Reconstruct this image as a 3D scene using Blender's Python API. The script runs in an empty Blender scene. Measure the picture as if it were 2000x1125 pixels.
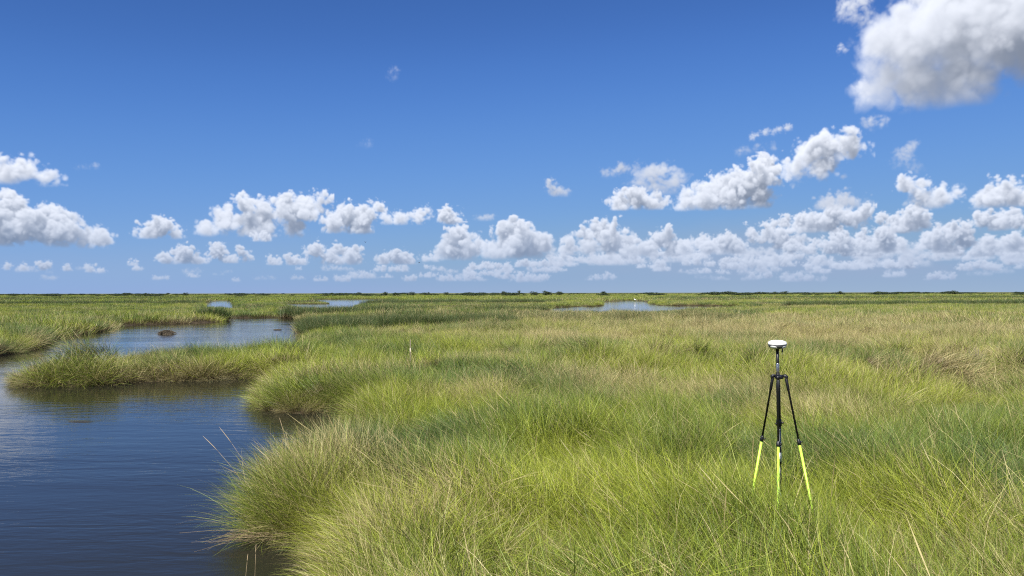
import bpy, math, random
import numpy as np
from mathutils import Vector, Matrix, Euler
R = math.radians
scene = bpy.context.scene
col = scene.collection

# ------------------------------------------------------------------ camera
F = 1480.0                      # focal length in pixels of the 2000 px wide photograph
H = 2.75                        # eye height over the water
cam_d = bpy.data.cameras.new('camera')
cam_d.sensor_width = 36.0
cam_d.lens = 36.0 * F / 2000.0
cam_d.clip_start = 0.05
cam_d.clip_end = 60000.0
cam = bpy.data.objects.new('camera', cam_d)
cam.location = (0, 0, H)
cam.rotation_euler = (R(90 + 0.37), 0, 0)
cam.rotation_euler = (Matrix.Rotation(R(90 + 0.37), 3, 'X') @ Matrix.Rotation(R(-0.1), 3, 'Z')).to_euler()
col.objects.link(cam)
scene.camera = cam

# ------------------------------------------------------------------ sun, exposure
to_sun = Vector((-0.63, -1.2, 1.45)).normalized()
SUN_EL = math.asin(to_sun.z)
SUN_AZ = math.atan2(to_sun.x, to_sun.y)          # clockwise from +Y
sun_d = bpy.data.lights.new('sun', 'SUN')
sun_d.energy = 4.9
sun_d.angle = R(0.53)
sun_d.color = (1.0, 0.955, 0.88)
sun = bpy.data.objects.new('sun', sun_d)
sun.rotation_euler = to_sun.to_track_quat('Z', 'Y').to_euler()
sun.location = (-20, -40, 60)
col.objects.link(sun)
vs = scene.view_settings
vs.view_transform = 'Standard'
vs.look = 'None'
vs.gamma = 1.0
vs.use_curve_mapping = False
EXPO = 0.95
vs.exposure = EXPO
cy = scene.cycles
cy.max_bounces = 5
cy.diffuse_bounces = 3
cy.glossy_bounces = 2
cy.transmission_bounces = 3
cy.transparent_max_bounces = 6
cy.use_adaptive_sampling = True
cy.adaptive_threshold = 0.012
cy.use_denoising = False
scene.cycles.filter_width = 1.15
cy.time_limit = 900
cy.caustics_reflective = False
cy.caustics_refractive = False

# ------------------------------------------------------------------ noise helpers
def lattice(seed, shape):
    return np.random.RandomState(seed).rand(*shape).astype(np.float32)

_L2 = lattice(5, (64, 64))
def vnoise(x, y, scale, seed=0):
    """2-D value noise at points, 0..1, features about `scale` metres."""
    u = np.asarray(x, dtype=np.float64) / scale + seed * 17.31
    v = np.asarray(y, dtype=np.float64) / scale + seed * 9.77
    iu = np.floor(u).astype(int); iv = np.floor(v).astype(int)
    fu = u - iu; fv = v - iv
    fu = fu * fu * (3 - 2 * fu); fv = fv * fv * (3 - 2 * fv)
    g = lambda a, b: _L2[(a * 7 + b * 3 + seed) % 64 if False else a % 64, b % 64]
    return ((g(iu, iv) * (1 - fu) + g(iu + 1, iv) * fu) * (1 - fv) +
            (g(iu, iv + 1) * (1 - fu) + g(iu + 1, iv + 1) * fu) * fv)

def fbm(x, y, scale, seed=0, octv=3):
    s = 0; a = 1.0; t = 0
    for k in range(octv):
        s = s + a * vnoise(x, y, scale / 2 ** k, seed + k * 3); t += a; a *= 0.5
    return s / t

def sstep(a, b, x):
    t = np.clip((x - a) / (b - a), 0, 1)
    return t * t * (3 - 2 * t)

# ------------------------------------------------------------------ sky: daylight plus a computed cloud layer
def lerp_axis(t, pos, axis):
    """resample a periodic block along one axis"""
    n = t.shape[axis]
    i = np.floor(pos).astype(int); f = (pos - i).astype(np.float32)
    sh = [1, 1, 1]; sh[axis] = len(pos); f = f.reshape(sh)
    return np.take(t, i % n, axis) * (1 - f) + np.take(t, (i + 1) % n, axis) * f

def band_tile(seed, n=64, wave=8.0):
    """a periodic block of noise without any grain direction: one band of wavelengths"""
    g = np.random.RandomState(seed).randn(n, n, n)
    k = np.fft.fftfreq(n)[:, None, None] ** 2 + np.fft.fftfreq(n)[None, :, None] ** 2 + np.fft.fftfreq(n)[None, None, :] ** 2
    k = np.sqrt(k) * wave
    f = np.exp(-((k - 0.62) / 0.33) ** 2)
    t = np.real(np.fft.ifftn(np.fft.fftn(g) * f))
    return (t / t.std()).astype(np.float32)
TILES = [band_tile(31 + k) for k in range(3)]

PPD = 20.0                                   # sky samples per degree
SW, SH = 3600, 900                           # azimuth -90..90, elevation 0..45
sky_rgb = np.zeros((SH, SW, 3), dtype=np.float32)
sky_a = np.zeros((SH, SW), dtype=np.float32)

def px_dir(px, py):
    """a direction of the photograph as azimuth and elevation in degrees."""
    az = math.atan((px - 1000) / F)
    el = math.atan((572 + (1000 - px) * 0.0017 - py) * math.cos(az) / F)
    return math.degrees(az), math.degrees(el)

def shift2(a, dx, dz):
    """sample a[x + dx, z + dz] with zero outside, bilinear."""
    p = np.pad(a, 2)
    ix = math.floor(dx); iz = math.floor(dz); fx = dx - ix; fz = dz - iz
    nx, nz = a.shape
    def s(i, j):
        return p[2 + i:2 + i + nx, 2 + j:2 + j + nz]
    return ((s(ix, iz) * (1 - fx) + s(ix + 1, iz) * fx) * (1 - fz) +
            (s(ix, iz + 1) * (1 - fx) + s(ix + 1, iz + 1) * fx) * fz)

def cloud(puffs, base=None, seed=1, soft=1.0, thick=1.0, rough=1.0, white=1.0, in_px=True, kids=7):
    """march one cumulus of round puffs through its own density grid and lay it over the sky."""
    rnd = random.Random(seed)
    if thick < 0.5: kids = 2
    if thick < 0.5:                        # a torn cloud hangs together: fill the gaps between its puffs
        more = []
        for (a, b) in zip(puffs[:-1], puffs[1:]):
            for t in (.25, .5, .75):
                more.append(tuple(a[i] * (1 - t) + b[i] * t + (rnd.uniform(-.25, .25) * a[2] if i < 2 else -.15 * a[2]) for i in range(3)))
        puffs = list(puffs) + more
    P = []
    for (x, y, r) in puffs:
        if in_px:
            az, el = px_dir(x, y)
            k = math.degrees(math.atan(r / F)) * math.cos(math.radians(az)) ** 1.5
            P.append([az * PPD, el * PPD, 0.0, k * PPD])
        else:
            P.append([x * PPD, y * PPD, 0.0, r * PPD])
    if base is not None and in_px:
        base = px_dir(puffs[0][0], base)[1] * PPD
    elif base is not None:
        base = base * PPD
    rmax = max(p[3] for p in P)
    for p in P:
        p[2] = rnd.uniform(-0.4, 0.4) * rmax
    Q = list(P)
    for p in P:
        for k in range(kids):
            th = rnd.uniform(0, 2 * math.pi); ph = rnd.uniform(-0.35, 1.2)
            rr = p[3] * rnd.uniform(0.28, 0.5)
            d = p[3] * 0.86
            Q.append([p[0] + d * math.cos(ph) * math.cos(th), p[1] + d * math.sin(ph) * 0.95,
                      p[2] + d * math.cos(ph) * math.sin(th), rr])
    m = rmax * 0.35 + 4
    x0 = int(min(q[0] - q[3] for q in Q) - m); x1 = int(max(q[0] + q[3] for q in Q) + m)
    y0 = int(min(q[1] - q[3] for q in Q) - m); y1 = int(max(q[1] + q[3] for q in Q) + m)
    z0 = int(min(q[2] - q[3] for q in Q) - m); z1 = int(max(q[2] + q[3] for q in Q) + m)
    zs = 1.0 if rmax < 30 else 2.0
    nx, ny = x1 - x0, y1 - y0; nz = int((z1 - z0) / zs)
    X = np.arange(nx, dtype=np.float32) + x0; Y = np.arange(ny, dtype=np.float32) + y0
    Z = np.arange(nz, dtype=np.float32) * zs + z0
    S = np.full((nx, ny, nz), 1e3, dtype=np.float32)
    for (cx, cy_, cz, r) in Q:
        e = r * 1.6 + 3
        ax, bx = max(0, int(cx - e - x0)), min(nx, int(cx + e - x0) + 1)
        ay, by = max(0, int(cy_ - e - y0)), min(ny, int(cy_ + e - y0) + 1)
        az, bz = max(0, int((cz - e - z0) / zs)), min(nz, int((cz + e - z0) / zs) + 1)
        d = np.sqrt(((X[ax:bx] - cx) ** 2)[:, None, None] + ((Y[ay:by] - cy_) * 1.12)[None, :, None] ** 2
                    + ((Z[az:bz] - cz) ** 2)[None, None, :]) - r
        np.minimum(S[ax:bx, ay:by, az:bz], d, out=S[ax:bx, ay:by, az:bz])
    global NVOX; NVOX += nx * ny * nz
    off = (rnd.uniform(0, 16), rnd.uniform(0, 16), rnd.uniform(0, 16))
    rmed = sorted(p[3] for p in P)[len(P) // 2]
    rs = max(4.0, min(rmed, 60))
    if thick < 0.5: rough *= 0.8; white *= 0.82; soft *= 1.3; kids = 2
    # each octave a lattice sample; folded to give rounded billows with creases between them
    n = 0
    for k, (c, a) in enumerate(((1.6, 0.28), (0.85, 0.32), (0.45, 0.18), (0.23, 0.09), (0.12, 0.05), (0.06, 0.035))):
        c = c * rs
        if c < 1.2:
            break
        q = 8.0 / c
        t = lerp_axis(TILES[k % 3], np.arange(nx) * q + off[0] * 4, 0)
        t = lerp_axis(t, np.arange(ny) * q + off[1] * 4 + k * 9, 1)
        t = lerp_axis(t, np.arange(nz) * zs * q + off[2] * 4, 2)
        n = n + a * ((np.abs(t) * 0.85 - 0.62) if k else t * 0.55)
    S = S - n * rs * 1.25 * rough - rs * 0.06
    if base is not None:
        fl = (base - Y)[None, :, None] + n * rs * 0.22
        S = np.maximum(S, fl * 0.9)
    edge = np.maximum(2.8, rs * 0.42) * soft
    low = sstep(0.0, 1.0, (Y - y0) / max(1, ny))[None, :, None]
    edge = edge * (1.9 - 1.35 * low)
    D = np.clip(-S / edge, 0, 1.6) ** 1.3
    sig = 0.34 * thick * (14.0 / rs)
    D *= sig
    if thick < 0.5:                        # thin torn cloud: patchy all through
        D *= sstep(-0.35, 0.45, n)
    # light: sweep from the top down towards the ground along the sun's rays
    tau = np.zeros((nx, nz), dtype=np.float32)
    T = np.empty_like(D)
    dx = to_sun.x / to_sun.z; dz = 0.12 * to_sun.y / to_sun.z / zs
    st = 1.0 / to_sun.z
    for j in range(ny - 1, -1, -1):
        tau = shift2(tau, dx, dz) + D[:, j, :] * st * 0.5
        T[:, j, :] = tau
        tau = tau + D[:, j, :] * st * 0.5
    up = np.cumsum(D[:, ::-1, :], axis=1)[:, ::-1, :]
    sunl = 0.64 * np.exp(-T * 0.25) + 0.36 * np.exp(-T * 0.08)
    sunl = sunl * (0.36 + 0.64 * np.exp(-up * 0.09))
    amb = 0.62 + 0.38 * np.exp(-up * 0.10)
    # view march, nearest first
    ext = D * zs
    before = np.cumsum(ext, axis=2) - ext
    w = np.exp(-before) * (1 - np.exp(-ext))
    a2 = w.sum(2)
    s2 = (w * sunl).sum(2); m2 = (w * amb).sum(2)
    sc = np.array((1.02, 1.0, 0.98), dtype=np.float32) * 0.82 * white
    ac = np.array((0.235, 0.29, 0.405), dtype=np.float32)
    rgb = s2[:, :, None] * sc + m2[:, :, None] * ac
    rgb = rgb.transpose(1, 0, 2); a2 = a2.T
    X0 = x0 + SW // 2
    for k in range(ny):
        yy = y0 + k
        if yy < 0 or yy >= SH:
            continue
        # air between the cloud and the eye: a far, low cloud takes the blue of the air
        el = yy / PPD
        air = math.exp(-el / 3.8) * 0.92
        hz = np.array((0.29, 0.41, 0.64), dtype=np.float32)
        lo, hi = max(0, X0), min(SW, X0 + nx)
        if hi <= lo:
            continue
        al = a2[k, lo - X0:hi - X0]; cc = rgb[k, lo - X0:hi - X0]
        cc = cc * (1 - air) + al[:, None] * hz * air
        sky_rgb[yy, lo:hi] = sky_rgb[yy, lo:hi] * (1 - al[:, None]) + cc
        sky_a[yy, lo:hi] = sky_a[yy, lo:hi] * (1 - al) + al

NVOX = 0; import time; T0_ = time.time()
rnd = random.Random(3)
# a thin veil low in the humid air, thicker towards the right
EL, AZ = np.meshgrid((np.arange(SH) / PPD), (np.arange(SW) - SW / 2) / PPD, indexing='ij')
vn = fbm(AZ + 200, EL * 3.2 + 90, 9.0, 6, 5)
va = np.exp(-((EL - 2.6) / 2.2) ** 2) * (0.12 + 0.88 * sstep(-6, 22, AZ)) * sstep(.2, .7, vn) * 0.9
sky_a[:] = va; sky_rgb[:] = va[:, :, None] * np.array((0.335, 0.43, 0.62), dtype=np.float32)
# far low bank of small clouds, then the rest of the sky round the horizon
def small_row(n, xa, xb, ya, yb, ra, rb, seed, soft=1.3, thick=0.5):
    r_ = random.Random(seed)
    L = []
    for i in range(n):
        x = r_.uniform(xa, xb); y = r_.uniform(ya, yb); r = r_.uniform(ra, rb)
        m = r_.randint(2, 5)
        w = r * r_.uniform(1.0, 1.6)
        L.append((y, [(x + (k - m / 2) * w, y - r_.uniform(0, r * 0.5), r * r_.uniform(0.6, 1.0)) for k in range(m)], y + r * 0.45, i))
    L.sort(key=lambda q: -q[0])
    for (y, pf, b, i) in L:
        cloud(pf, b, seed * 100 + i, soft=soft * r_.uniform(0.8, 1.5), thick=thick * r_.uniform(0.4, 1.3), kids=4)
small_row(34, -40, 1000, 524, 550, 4, 9, 1, thick=0.62)
small_row(60, 800, 2080, 520, 550, 5, 11, 2, thick=0.62)
small_row(46, 1150, 2080, 500, 526, 8, 15, 4, thick=0.7)
small_row(22, 1380, 2080, 472, 504, 12, 20, 6, thick=0.8)
small_row(10, 950, 1400, 505, 520, 8, 13, 8, thick=0.6)
# outside the frame the same kind of sky goes on
for i in range(60):
    az = rnd.choice((-1, 1)) * rnd.uniform(39, 88)
    el = 1.0 + 9.0 * rnd.random() ** 1.6
    r = 0.35 + el * 0.11 * rnd.uniform(0.6, 1.5)
    m = rnd.randint(2, 5)
    cloud([(az + (k - m / 2) * r * 1.1, el + rnd.uniform(0, r * .6), r * rnd.uniform(.6, 1)) for k in range(m)], el - r * .35, 900 + i, in_px=False, kids=4)
for i in range(9):
    az = rnd.uniform(-88, 88); el = rnd.uniform(27, 40); r = rnd.uniform(1.3, 2.6)
    cloud([(az + (k - 1.5) * r * 1.1, el + rnd.uniform(0, r * .6), r * rnd.uniform(.6, 1)) for k in range(4)], el - r * .35, 970 + i, in_px=False, soft=1.8, kids=4)
C_ = cloud
# the clouds of the photograph, low ones first (they are farthest)
C_([(15, 523, 8), (45, 523, 9), (85, 520, 11), (130, 526, 8)], 530, 21, thick=.8)
C_([(175, 528, 10), (195, 530, 6)], 534, 22, thick=.8)
C_([(258, 516, 8)], 521, 23, thick=.6)
C_([(535, 514, 12), (570, 510, 14), (590, 513, 8)], 520, 24, thick=.8)
C_([(325, 508, 13), (357, 500, 19), (385, 508, 15), (340, 514, 10)], 518, 25)
C_([(428, 494, 15), (447, 508, 14), (473, 494, 9), (480, 506, 8)], 516, 26)
C_([(618, 488, 15), (640, 506, 17), (667, 490, 12), (688, 503, 18), (660, 512, 14)], 520, 27, thick=.8)
C_([(750, 510, 14), (775, 504, 16), (797, 512, 12)], 519, 28)
C_([(830, 508, 10), (850, 505, 12)], 514, 29, thick=.5, soft=1.5)
C_([(882, 492, 24), (900, 465, 19), (908, 490, 26), (934, 476, 15)], 512, 30)
C_([(972, 494, 26), (1005, 478, 36), (1013, 452, 17), (1046, 482, 28), (1064, 476, 12), (972, 458, 8)], 510, 31)
C_([(1112, 488, 20), (1148, 478, 24), (1180, 458, 24), (1195, 472, 26), (1215, 482, 18)], 503, 32)
C_([(1235, 492, 18), (1262, 488, 22), (1290, 470, 17), (1306, 455, 10), (1315, 490, 18)], 504, 33, thick=.7)
C_([(1340, 492, 16), (1385, 485, 18), (1420, 476, 18), (1440, 490, 16)], 500, 34, thick=.8)
C_([(1498, 458, 18), (1525, 470, 22), (1555, 478, 18), (1470, 455, 12)], 492, 35, thick=.8)
C_([(1545, 484, 15), (1580, 490, 15), (1640, 473, 22), (1620, 485, 20), (1655, 488, 16)], 500, 36)
C_([(1700, 480, 22), (1722, 462, 18), (1735, 485, 16)], 497, 37)
C_([(1830, 470, 26), (1860, 458, 24), (1880, 470, 20), (1890, 445, 14), (1850, 485, 20)], 497, 38)
C_([(1940, 483, 18), (1975, 478, 22), (2010, 484, 22)], 498, 39, thick=.8)
C_([(1922, 432, 15), (1950, 440, 22), (1985, 436, 20), (2012, 440, 22)], 455, 40)
C_([(1770, 442, 26), (1788, 422, 20), (1748, 448, 16), (1800, 436, 14)], 458, 41)
C_([(1722, 426, 12), (1732, 436, 8)], 444, 42, thick=.7)
C_([(1590, 440, 24), (1620, 432, 28), (1655, 428, 24), (1685, 418, 14), (1560, 447, 14)], 458, 43)
C_([(1606, 398, 16), (1638, 396, 22), (1668, 402, 18), (1695, 396, 12)], 415, 44, thick=.45, soft=1.6, white=.8)
C_([(1530, 436, 12), (1512, 438, 10), (1560, 432, 14)], 448, 45, thick=.8)
C_([(290, 455, 21), (316, 448, 20), (337, 457, 15), (274, 460, 12)], 469, 50)
C_([(0, 440, 48), (18, 405, 28), (52, 445, 38), (92, 425, 24), (108, 450, 34), (145, 455, 20), (165, 466, 22), (192, 466, 18), (208, 470, 10)], 486, 51)
C_([(0, 345, 28), (25, 335, 27), (52, 335, 24), (85, 345, 18), (110, 352, 10)], 364, 52, soft=1.7, thick=.7)
C_([(405, 450, 20), (440, 432, 27), (476, 404, 20), (482, 432, 30), (520, 424, 28), (558, 412, 28), (598, 408, 28), (622, 390, 16), (575, 440, 24), (520, 450, 20)], 466, 53)
C_([(515, 466, 12), (500, 468, 9)], 474, 54, thick=.7)
C_([(650, 436, 20), (680, 425, 24), (712, 425, 22), (735, 408, 12), (700, 445, 20)], 460, 55)
C_([(757, 430, 13), (780, 428, 17), (815, 424, 15), (834, 410, 8)], 442, 56, thick=.6, soft=1.3)
C_([(876, 426, 17), (890, 432, 12)], 442, 57)
C_([(935, 428, 10), (955, 427, 12)], 434, 58, thick=.28, soft=1.8, white=.8)
C_([(1075, 358, 10), (1082, 374, 14), (1106, 377, 11)], 388, 59, thick=.45, soft=1.8, white=.75)
C_([(1212, 398, 20), (1243, 390, 23), (1272, 398, 18), (1292, 402, 12)], 414, 60)
C_([(1240, 360, 20), (1290, 340, 26), (1322, 345, 22), (1283, 368, 24), (1305, 362, 20)], 388, 61, thick=.4, soft=1.9, white=.85)
C_([(1190, 342, 15), (1215, 330, 13), (1245, 328, 10)], 352, 62, thick=.25, soft=2.2, white=.7)
C_([(1345, 395, 22), (1378, 388, 30), (1420, 375, 36), (1462, 362, 38), (1492, 340, 26), (1500, 325, 16), (1522, 322, 11), (1480, 385, 26), (1435, 392, 28)], 416, 63)
C_([(1552, 330, 26), (1580, 306, 30), (1615, 288, 32), (1645, 276, 24), (1610, 320, 26), (1668, 290, 18), (1690, 290, 9)], None, 64, soft=1.4, thick=.8)
C_([(1472, 268, 9), (1492, 260, 9), (1512, 258, 8), (1538, 249, 9)], None, 65, thick=.3, soft=2.0, white=.9)
C_([(1447, 297, 13), (1510, 288, 10)], None, 66, thick=.12, soft=2.2, white=.7)
C_([(1785, 284, 11), (1765, 300, 16), (1752, 318, 14), (1790, 330, 14), (1775, 312, 16)], None, 67, thick=.16, soft=2.4, white=.75)
C_([(1775, 362, 16), (1800, 362, 14), (1805, 388, 24), (1840, 385, 22), (1866, 378, 11), (1820, 402, 22)], 414, 68, thick=.65, soft=1.4)
C_([(1920, 396, 18), (1945, 384, 26), (1975, 376, 28), (2005, 385, 30)], 412, 69)
C_([(1757, 152, 9), (765, 148, 12), (772, 135, 8)][1:], None, 70, thick=.05, soft=2.5)
C_([(718, 280, 12), (705, 284, 8)], None, 71, thick=.03, soft=2.5)
C_([(185, 324, 9), (150, 328, 7)], None, 72, thick=.10, soft=2.2, white=.8)
C_([(1665, 12, 22), (1650, 28, 16), (1680, 40, 17), (1700, 38, 12), (1690, 0, 18)], None, 73, thick=.22, soft=2.0)
C_([(1645, 97, 10)], None, 74, thick=.3, soft=2)
C_([(1700, 240, 16), (1725, 238, 14)], None, 75, thick=.22, soft=2.0, white=.8)
C_([(1685, 170, 16), (1690, 190, 18)], None, 76, thick=.22, soft=2.0)
C_([(1715, 95, 40), (1760, 60, 55), (1800, 70, 85), (1880, 40, 100), (1990, 20, 120), (1740, 150, 50), (1800, 150, 75), (1870, 130, 80), (1940, 105, 60),
    (2060, 50, 120), (1960, 60, 80), (1735, 190, 36), (1780, 200, 32), (1830, 185, 44), (1880, 180, 48), (1915, 188, 34), (1925, 160, 30)], 232, 77,
   soft=1.5, thick=.55, rough=.85, white=.92, kids=6)
print('CLOUD', NVOX / 1e6, time.time() - T0_)
img = bpy.data.images.new('cloud_layer', SW, SH, alpha=True, float_buffer=True)
buf = np.concatenate([sky_rgb, sky_a[:, :, None]], axis=2).astype(np.float32)
img.colorspace_settings.name = 'Linear Rec.709' if 'Linear Rec.709' in [i.name for i in bpy.types.ColorManagedInputColorspaceSettings.bl_rna.properties['name'].enum_items] else 'Non-Color'
img.alpha_mode = 'CHANNEL_PACKED'
img.pixels.foreach_set(buf.ravel())
img.update()

world = bpy.data.worlds.new('World')
scene.world = world
world.use_nodes = True
nt = world.node_tree
N = nt.nodes; N.clear()
def nd(t, **kw):
    n = nt.nodes.new(t)
    for k, v in kw.items():
        setattr(n, k, v)
    return n
def math_(op, a, b=None, c=None, clamp=False):
    n = nt.nodes.new('ShaderNodeMath'); n.operation = op; n.use_clamp = clamp
    for i, v in enumerate((a, b, c)):
        if v is None: continue
        if isinstance(v, (int, float)): n.inputs[i].default_value = v
        else: nt.links.new(v, n.inputs[i])
    return n.outputs[0]
geo = nd('ShaderNodeNewGeometry')
tc = nd('ShaderNodeTexCoord')
sep = nd('ShaderNodeSeparateXYZ'); nt.links.new(tc.outputs['Generated'], sep.inputs[0])
az = math_('ARCTAN2', sep.outputs[0], sep.outputs[1])
el = math_('ARCSINE', sep.outputs[2])
u = math_('MULTIPLY_ADD', az, 1 / math.pi, 0.5)
v = math_('MULTIPLY', el, 180 / math.pi / 45.0)
uv = nd('ShaderNodeCombineXYZ'); nt.links.new(u, uv.inputs[0]); nt.links.new(v, uv.inputs[1])
it = nd('ShaderNodeTexImage', image=img, extension='MIRROR', interpolation='Cubic')
nt.links.new(uv.outputs[0], it.inputs[0])
inside = math_('MULTIPLY', math_('GREATER_THAN', v, 0.0), math_('LESS_THAN', v, 1.0))
alpha = math_('MULTIPLY', it.outputs['Alpha'], inside)
sky = nd('ShaderNodeTexSky', sky_type='NISHITA', sun_disc=False)
sky.sun_elevation = SUN_EL
sky.sun_rotation = SUN_AZ
sky.altitude = 4000
sky.air_density = 1.0
sky.dust_density = 0.0
sky.ozone_density = 8.0
SKY_STRENGTH = 0.10
skyc = nd('ShaderNodeVectorMath', operation='SCALE'); skyc.inputs['Scale'].default_value = SKY_STRENGTH
nt.links.new(sky.outputs[0], skyc.inputs[0])
# the camera's rendering of this humid blue: channel curves over the daylight sky
rc = nd('ShaderNodeRGBCurve')
E_ = 2 ** (-EXPO)
for ch, pts in enumerate(([(0, 0), (.062, .054), (.081, .08), (.113, .122), (.184, .184), (.322, .254), (.554, .292), (1, .45)],
                          [(0, 0), (.138, .159), (.175, .216), (.242, .292), (.377, .371), (.58, .423), (.795, .429), (1, .5)],
                          [(0, 0), (.33, .485), (.405, .597), (.534, .687), (.735, .715), (.86, .685), (.92, .655), (1, .64)])):
    cv = rc.mapping.curves[ch]
    for p_ in pts[1:-1]:
        cv.points.new(p_[0], p_[1] * E_)
    cv.points[0].location = (0, 0); cv.points[len(cv.points) - 1].location = (1, pts[-1][1] * E_)
rc.mapping.update()
nt.links.new(skyc.outputs[0], rc.inputs['Color'])
inv = math_('SUBTRACT', 1.0, alpha)
s1 = nd('ShaderNodeVectorMath', operation='SCALE'); nt.links.new(rc.outputs[0], s1.inputs[0]); nt.links.new(inv, s1.inputs['Scale'])
s2 = nd('ShaderNodeVectorMath', operation='SCALE'); nt.links.new(it.outputs['Color'], s2.inputs[0])
k2 = math_('MULTIPLY', inside, 2 ** (-EXPO))
nt.links.new(k2, s2.inputs['Scale'])
ad = nd('ShaderNodeVectorMath', operation='ADD'); nt.links.new(s1.outputs[0], ad.inputs[0]); nt.links.new(s2.outputs[0], ad.inputs[1])
bg = nd('ShaderNodeBackground'); nt.links.new(ad.outputs[0], bg.inputs['Color']); bg.inputs['Strength'].default_value = 1.0
wo = nd('ShaderNodeOutputWorld'); nt.links.new(bg.outputs[0], wo.inputs[0])
world.cycles.sampling_method = 'MANUAL'
world.cycles.sample_map_resolution = 1024

# ------------------------------------------------------------------ object helpers
def tag(o, label=None, cat=None, group=None, kind=None):
    if label: o['label'] = label
    if cat: o['category'] = cat
    if group: o['group'] = group
    if kind: o['kind'] = kind
    return o

def mesh_obj(name, verts, faces, m=None, parent=None, smooth=False, loc=None):
    me = bpy.data.meshes.new(name)
    me.from_pydata(verts, [], faces)
    if smooth:
        me.polygons.foreach_set('use_smooth', [True] * len(me.polygons))
    me.update()
    o = bpy.data.objects.new(name, me)
    if m: me.materials.append(m)
    col.objects.link(o)
    if parent: o.parent = parent
    if loc: o.location = loc
    return o

def empty(name, loc=(0, 0, 0), rz=0.0):
    o = bpy.data.objects.new(name, None)
    o.location = loc; o.rotation_euler = (0, 0, rz)
    o.empty_display_size = 0.1
    col.objects.link(o)
    return o

class MB:
    """collects shapes for one mesh"""
    def __init__(s): s.v = []; s.f = []
    def add(s, vs_, fs): 
        n = len(s.v); s.v += [tuple(p) for p in vs_]; s.f += [tuple(i + n for i in q) for q in fs]
    def tube(s, pts, rads, seg=12, cap=True):
        """round tube through points with a radius at each"""
        rings = []
        pts = [Vector(p) for p in pts]
        up = None
        vsl = []
        for i, p in enumerate(pts):
            a = pts[max(0, i - 1)]; b = pts[min(len(pts) - 1, i + 1)]
            t = (b - a)
            if t.length < 1e-9: t = (pts[-1] - pts[0])
            t.normalize()
            if up is None:
                up = Vector((0, 1, 0)) if abs(t.y) < .9 else Vector((1, 0, 0))
            x = t.cross(up).normalized(); y = t.cross(x).normalized()
            up = -y if False else up
            r = rads[i] if hasattr(rads, '__len__') else rads
            for k in range(seg):
                an = 2 * math.pi * k / seg
                vsl.append(p + x * math.cos(an) * r + y * math.sin(an) * r)
        fs = []
        for i in range(len(pts) - 1):
            for k in range(seg):
                fs.append((i * seg + k, i * seg + (k + 1) % seg, (i + 1) * seg + (k + 1) % seg, (i + 1) * seg + k))
        if cap:
            fs.append(tuple(range(seg))[::-1]); fs.append(tuple((len(pts) - 1) * seg + k for k in range(seg)))
        s.add(vsl, fs)
    def lathe(s, c, prof, seg=32, axis=None):
        """profile of (radius, height) pairs round the vertical through c"""
        c = Vector(c); vsl = []; fs = []
        for (r, z) in prof:
            for k in range(seg):
                a = 2 * math.pi * k / seg
                vsl.append((c.x + r * math.cos(a), c.y + r * math.sin(a), c.z + z))
        for i in range(len(prof) - 1):
            for k in range(seg):
                fs.append((i * seg + k, i * seg + (k + 1) % seg, (i + 1) * seg + (k + 1) % seg, (i + 1) * seg + k))
        fs.append(tuple(range(seg))[::-1]); fs.append(tuple((len(prof) - 1) * seg + k for k in range(seg)))
        s.add(vsl, fs)
    def box(s, c, d, rot=None):
        c = Vector(c); M = rot or Matrix.Identity(3)
        vsl = [c + M @ Vector((x * d[0] / 2, y * d[1] / 2, z * d[2] / 2)) for x in (-1, 1) for y in (-1, 1) for z in (-1, 1)]
        s.add(vsl, [(0, 1, 3, 2), (4, 6, 7, 5), (0, 4, 5, 1), (2, 3, 7, 6), (0, 2, 6, 4), (1, 5, 7, 3)])
    def build(s, name, m, parent=None, smooth=False, loc=None):
        return mesh_obj(name, s.v, s.f, m, parent, smooth, loc)

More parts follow.
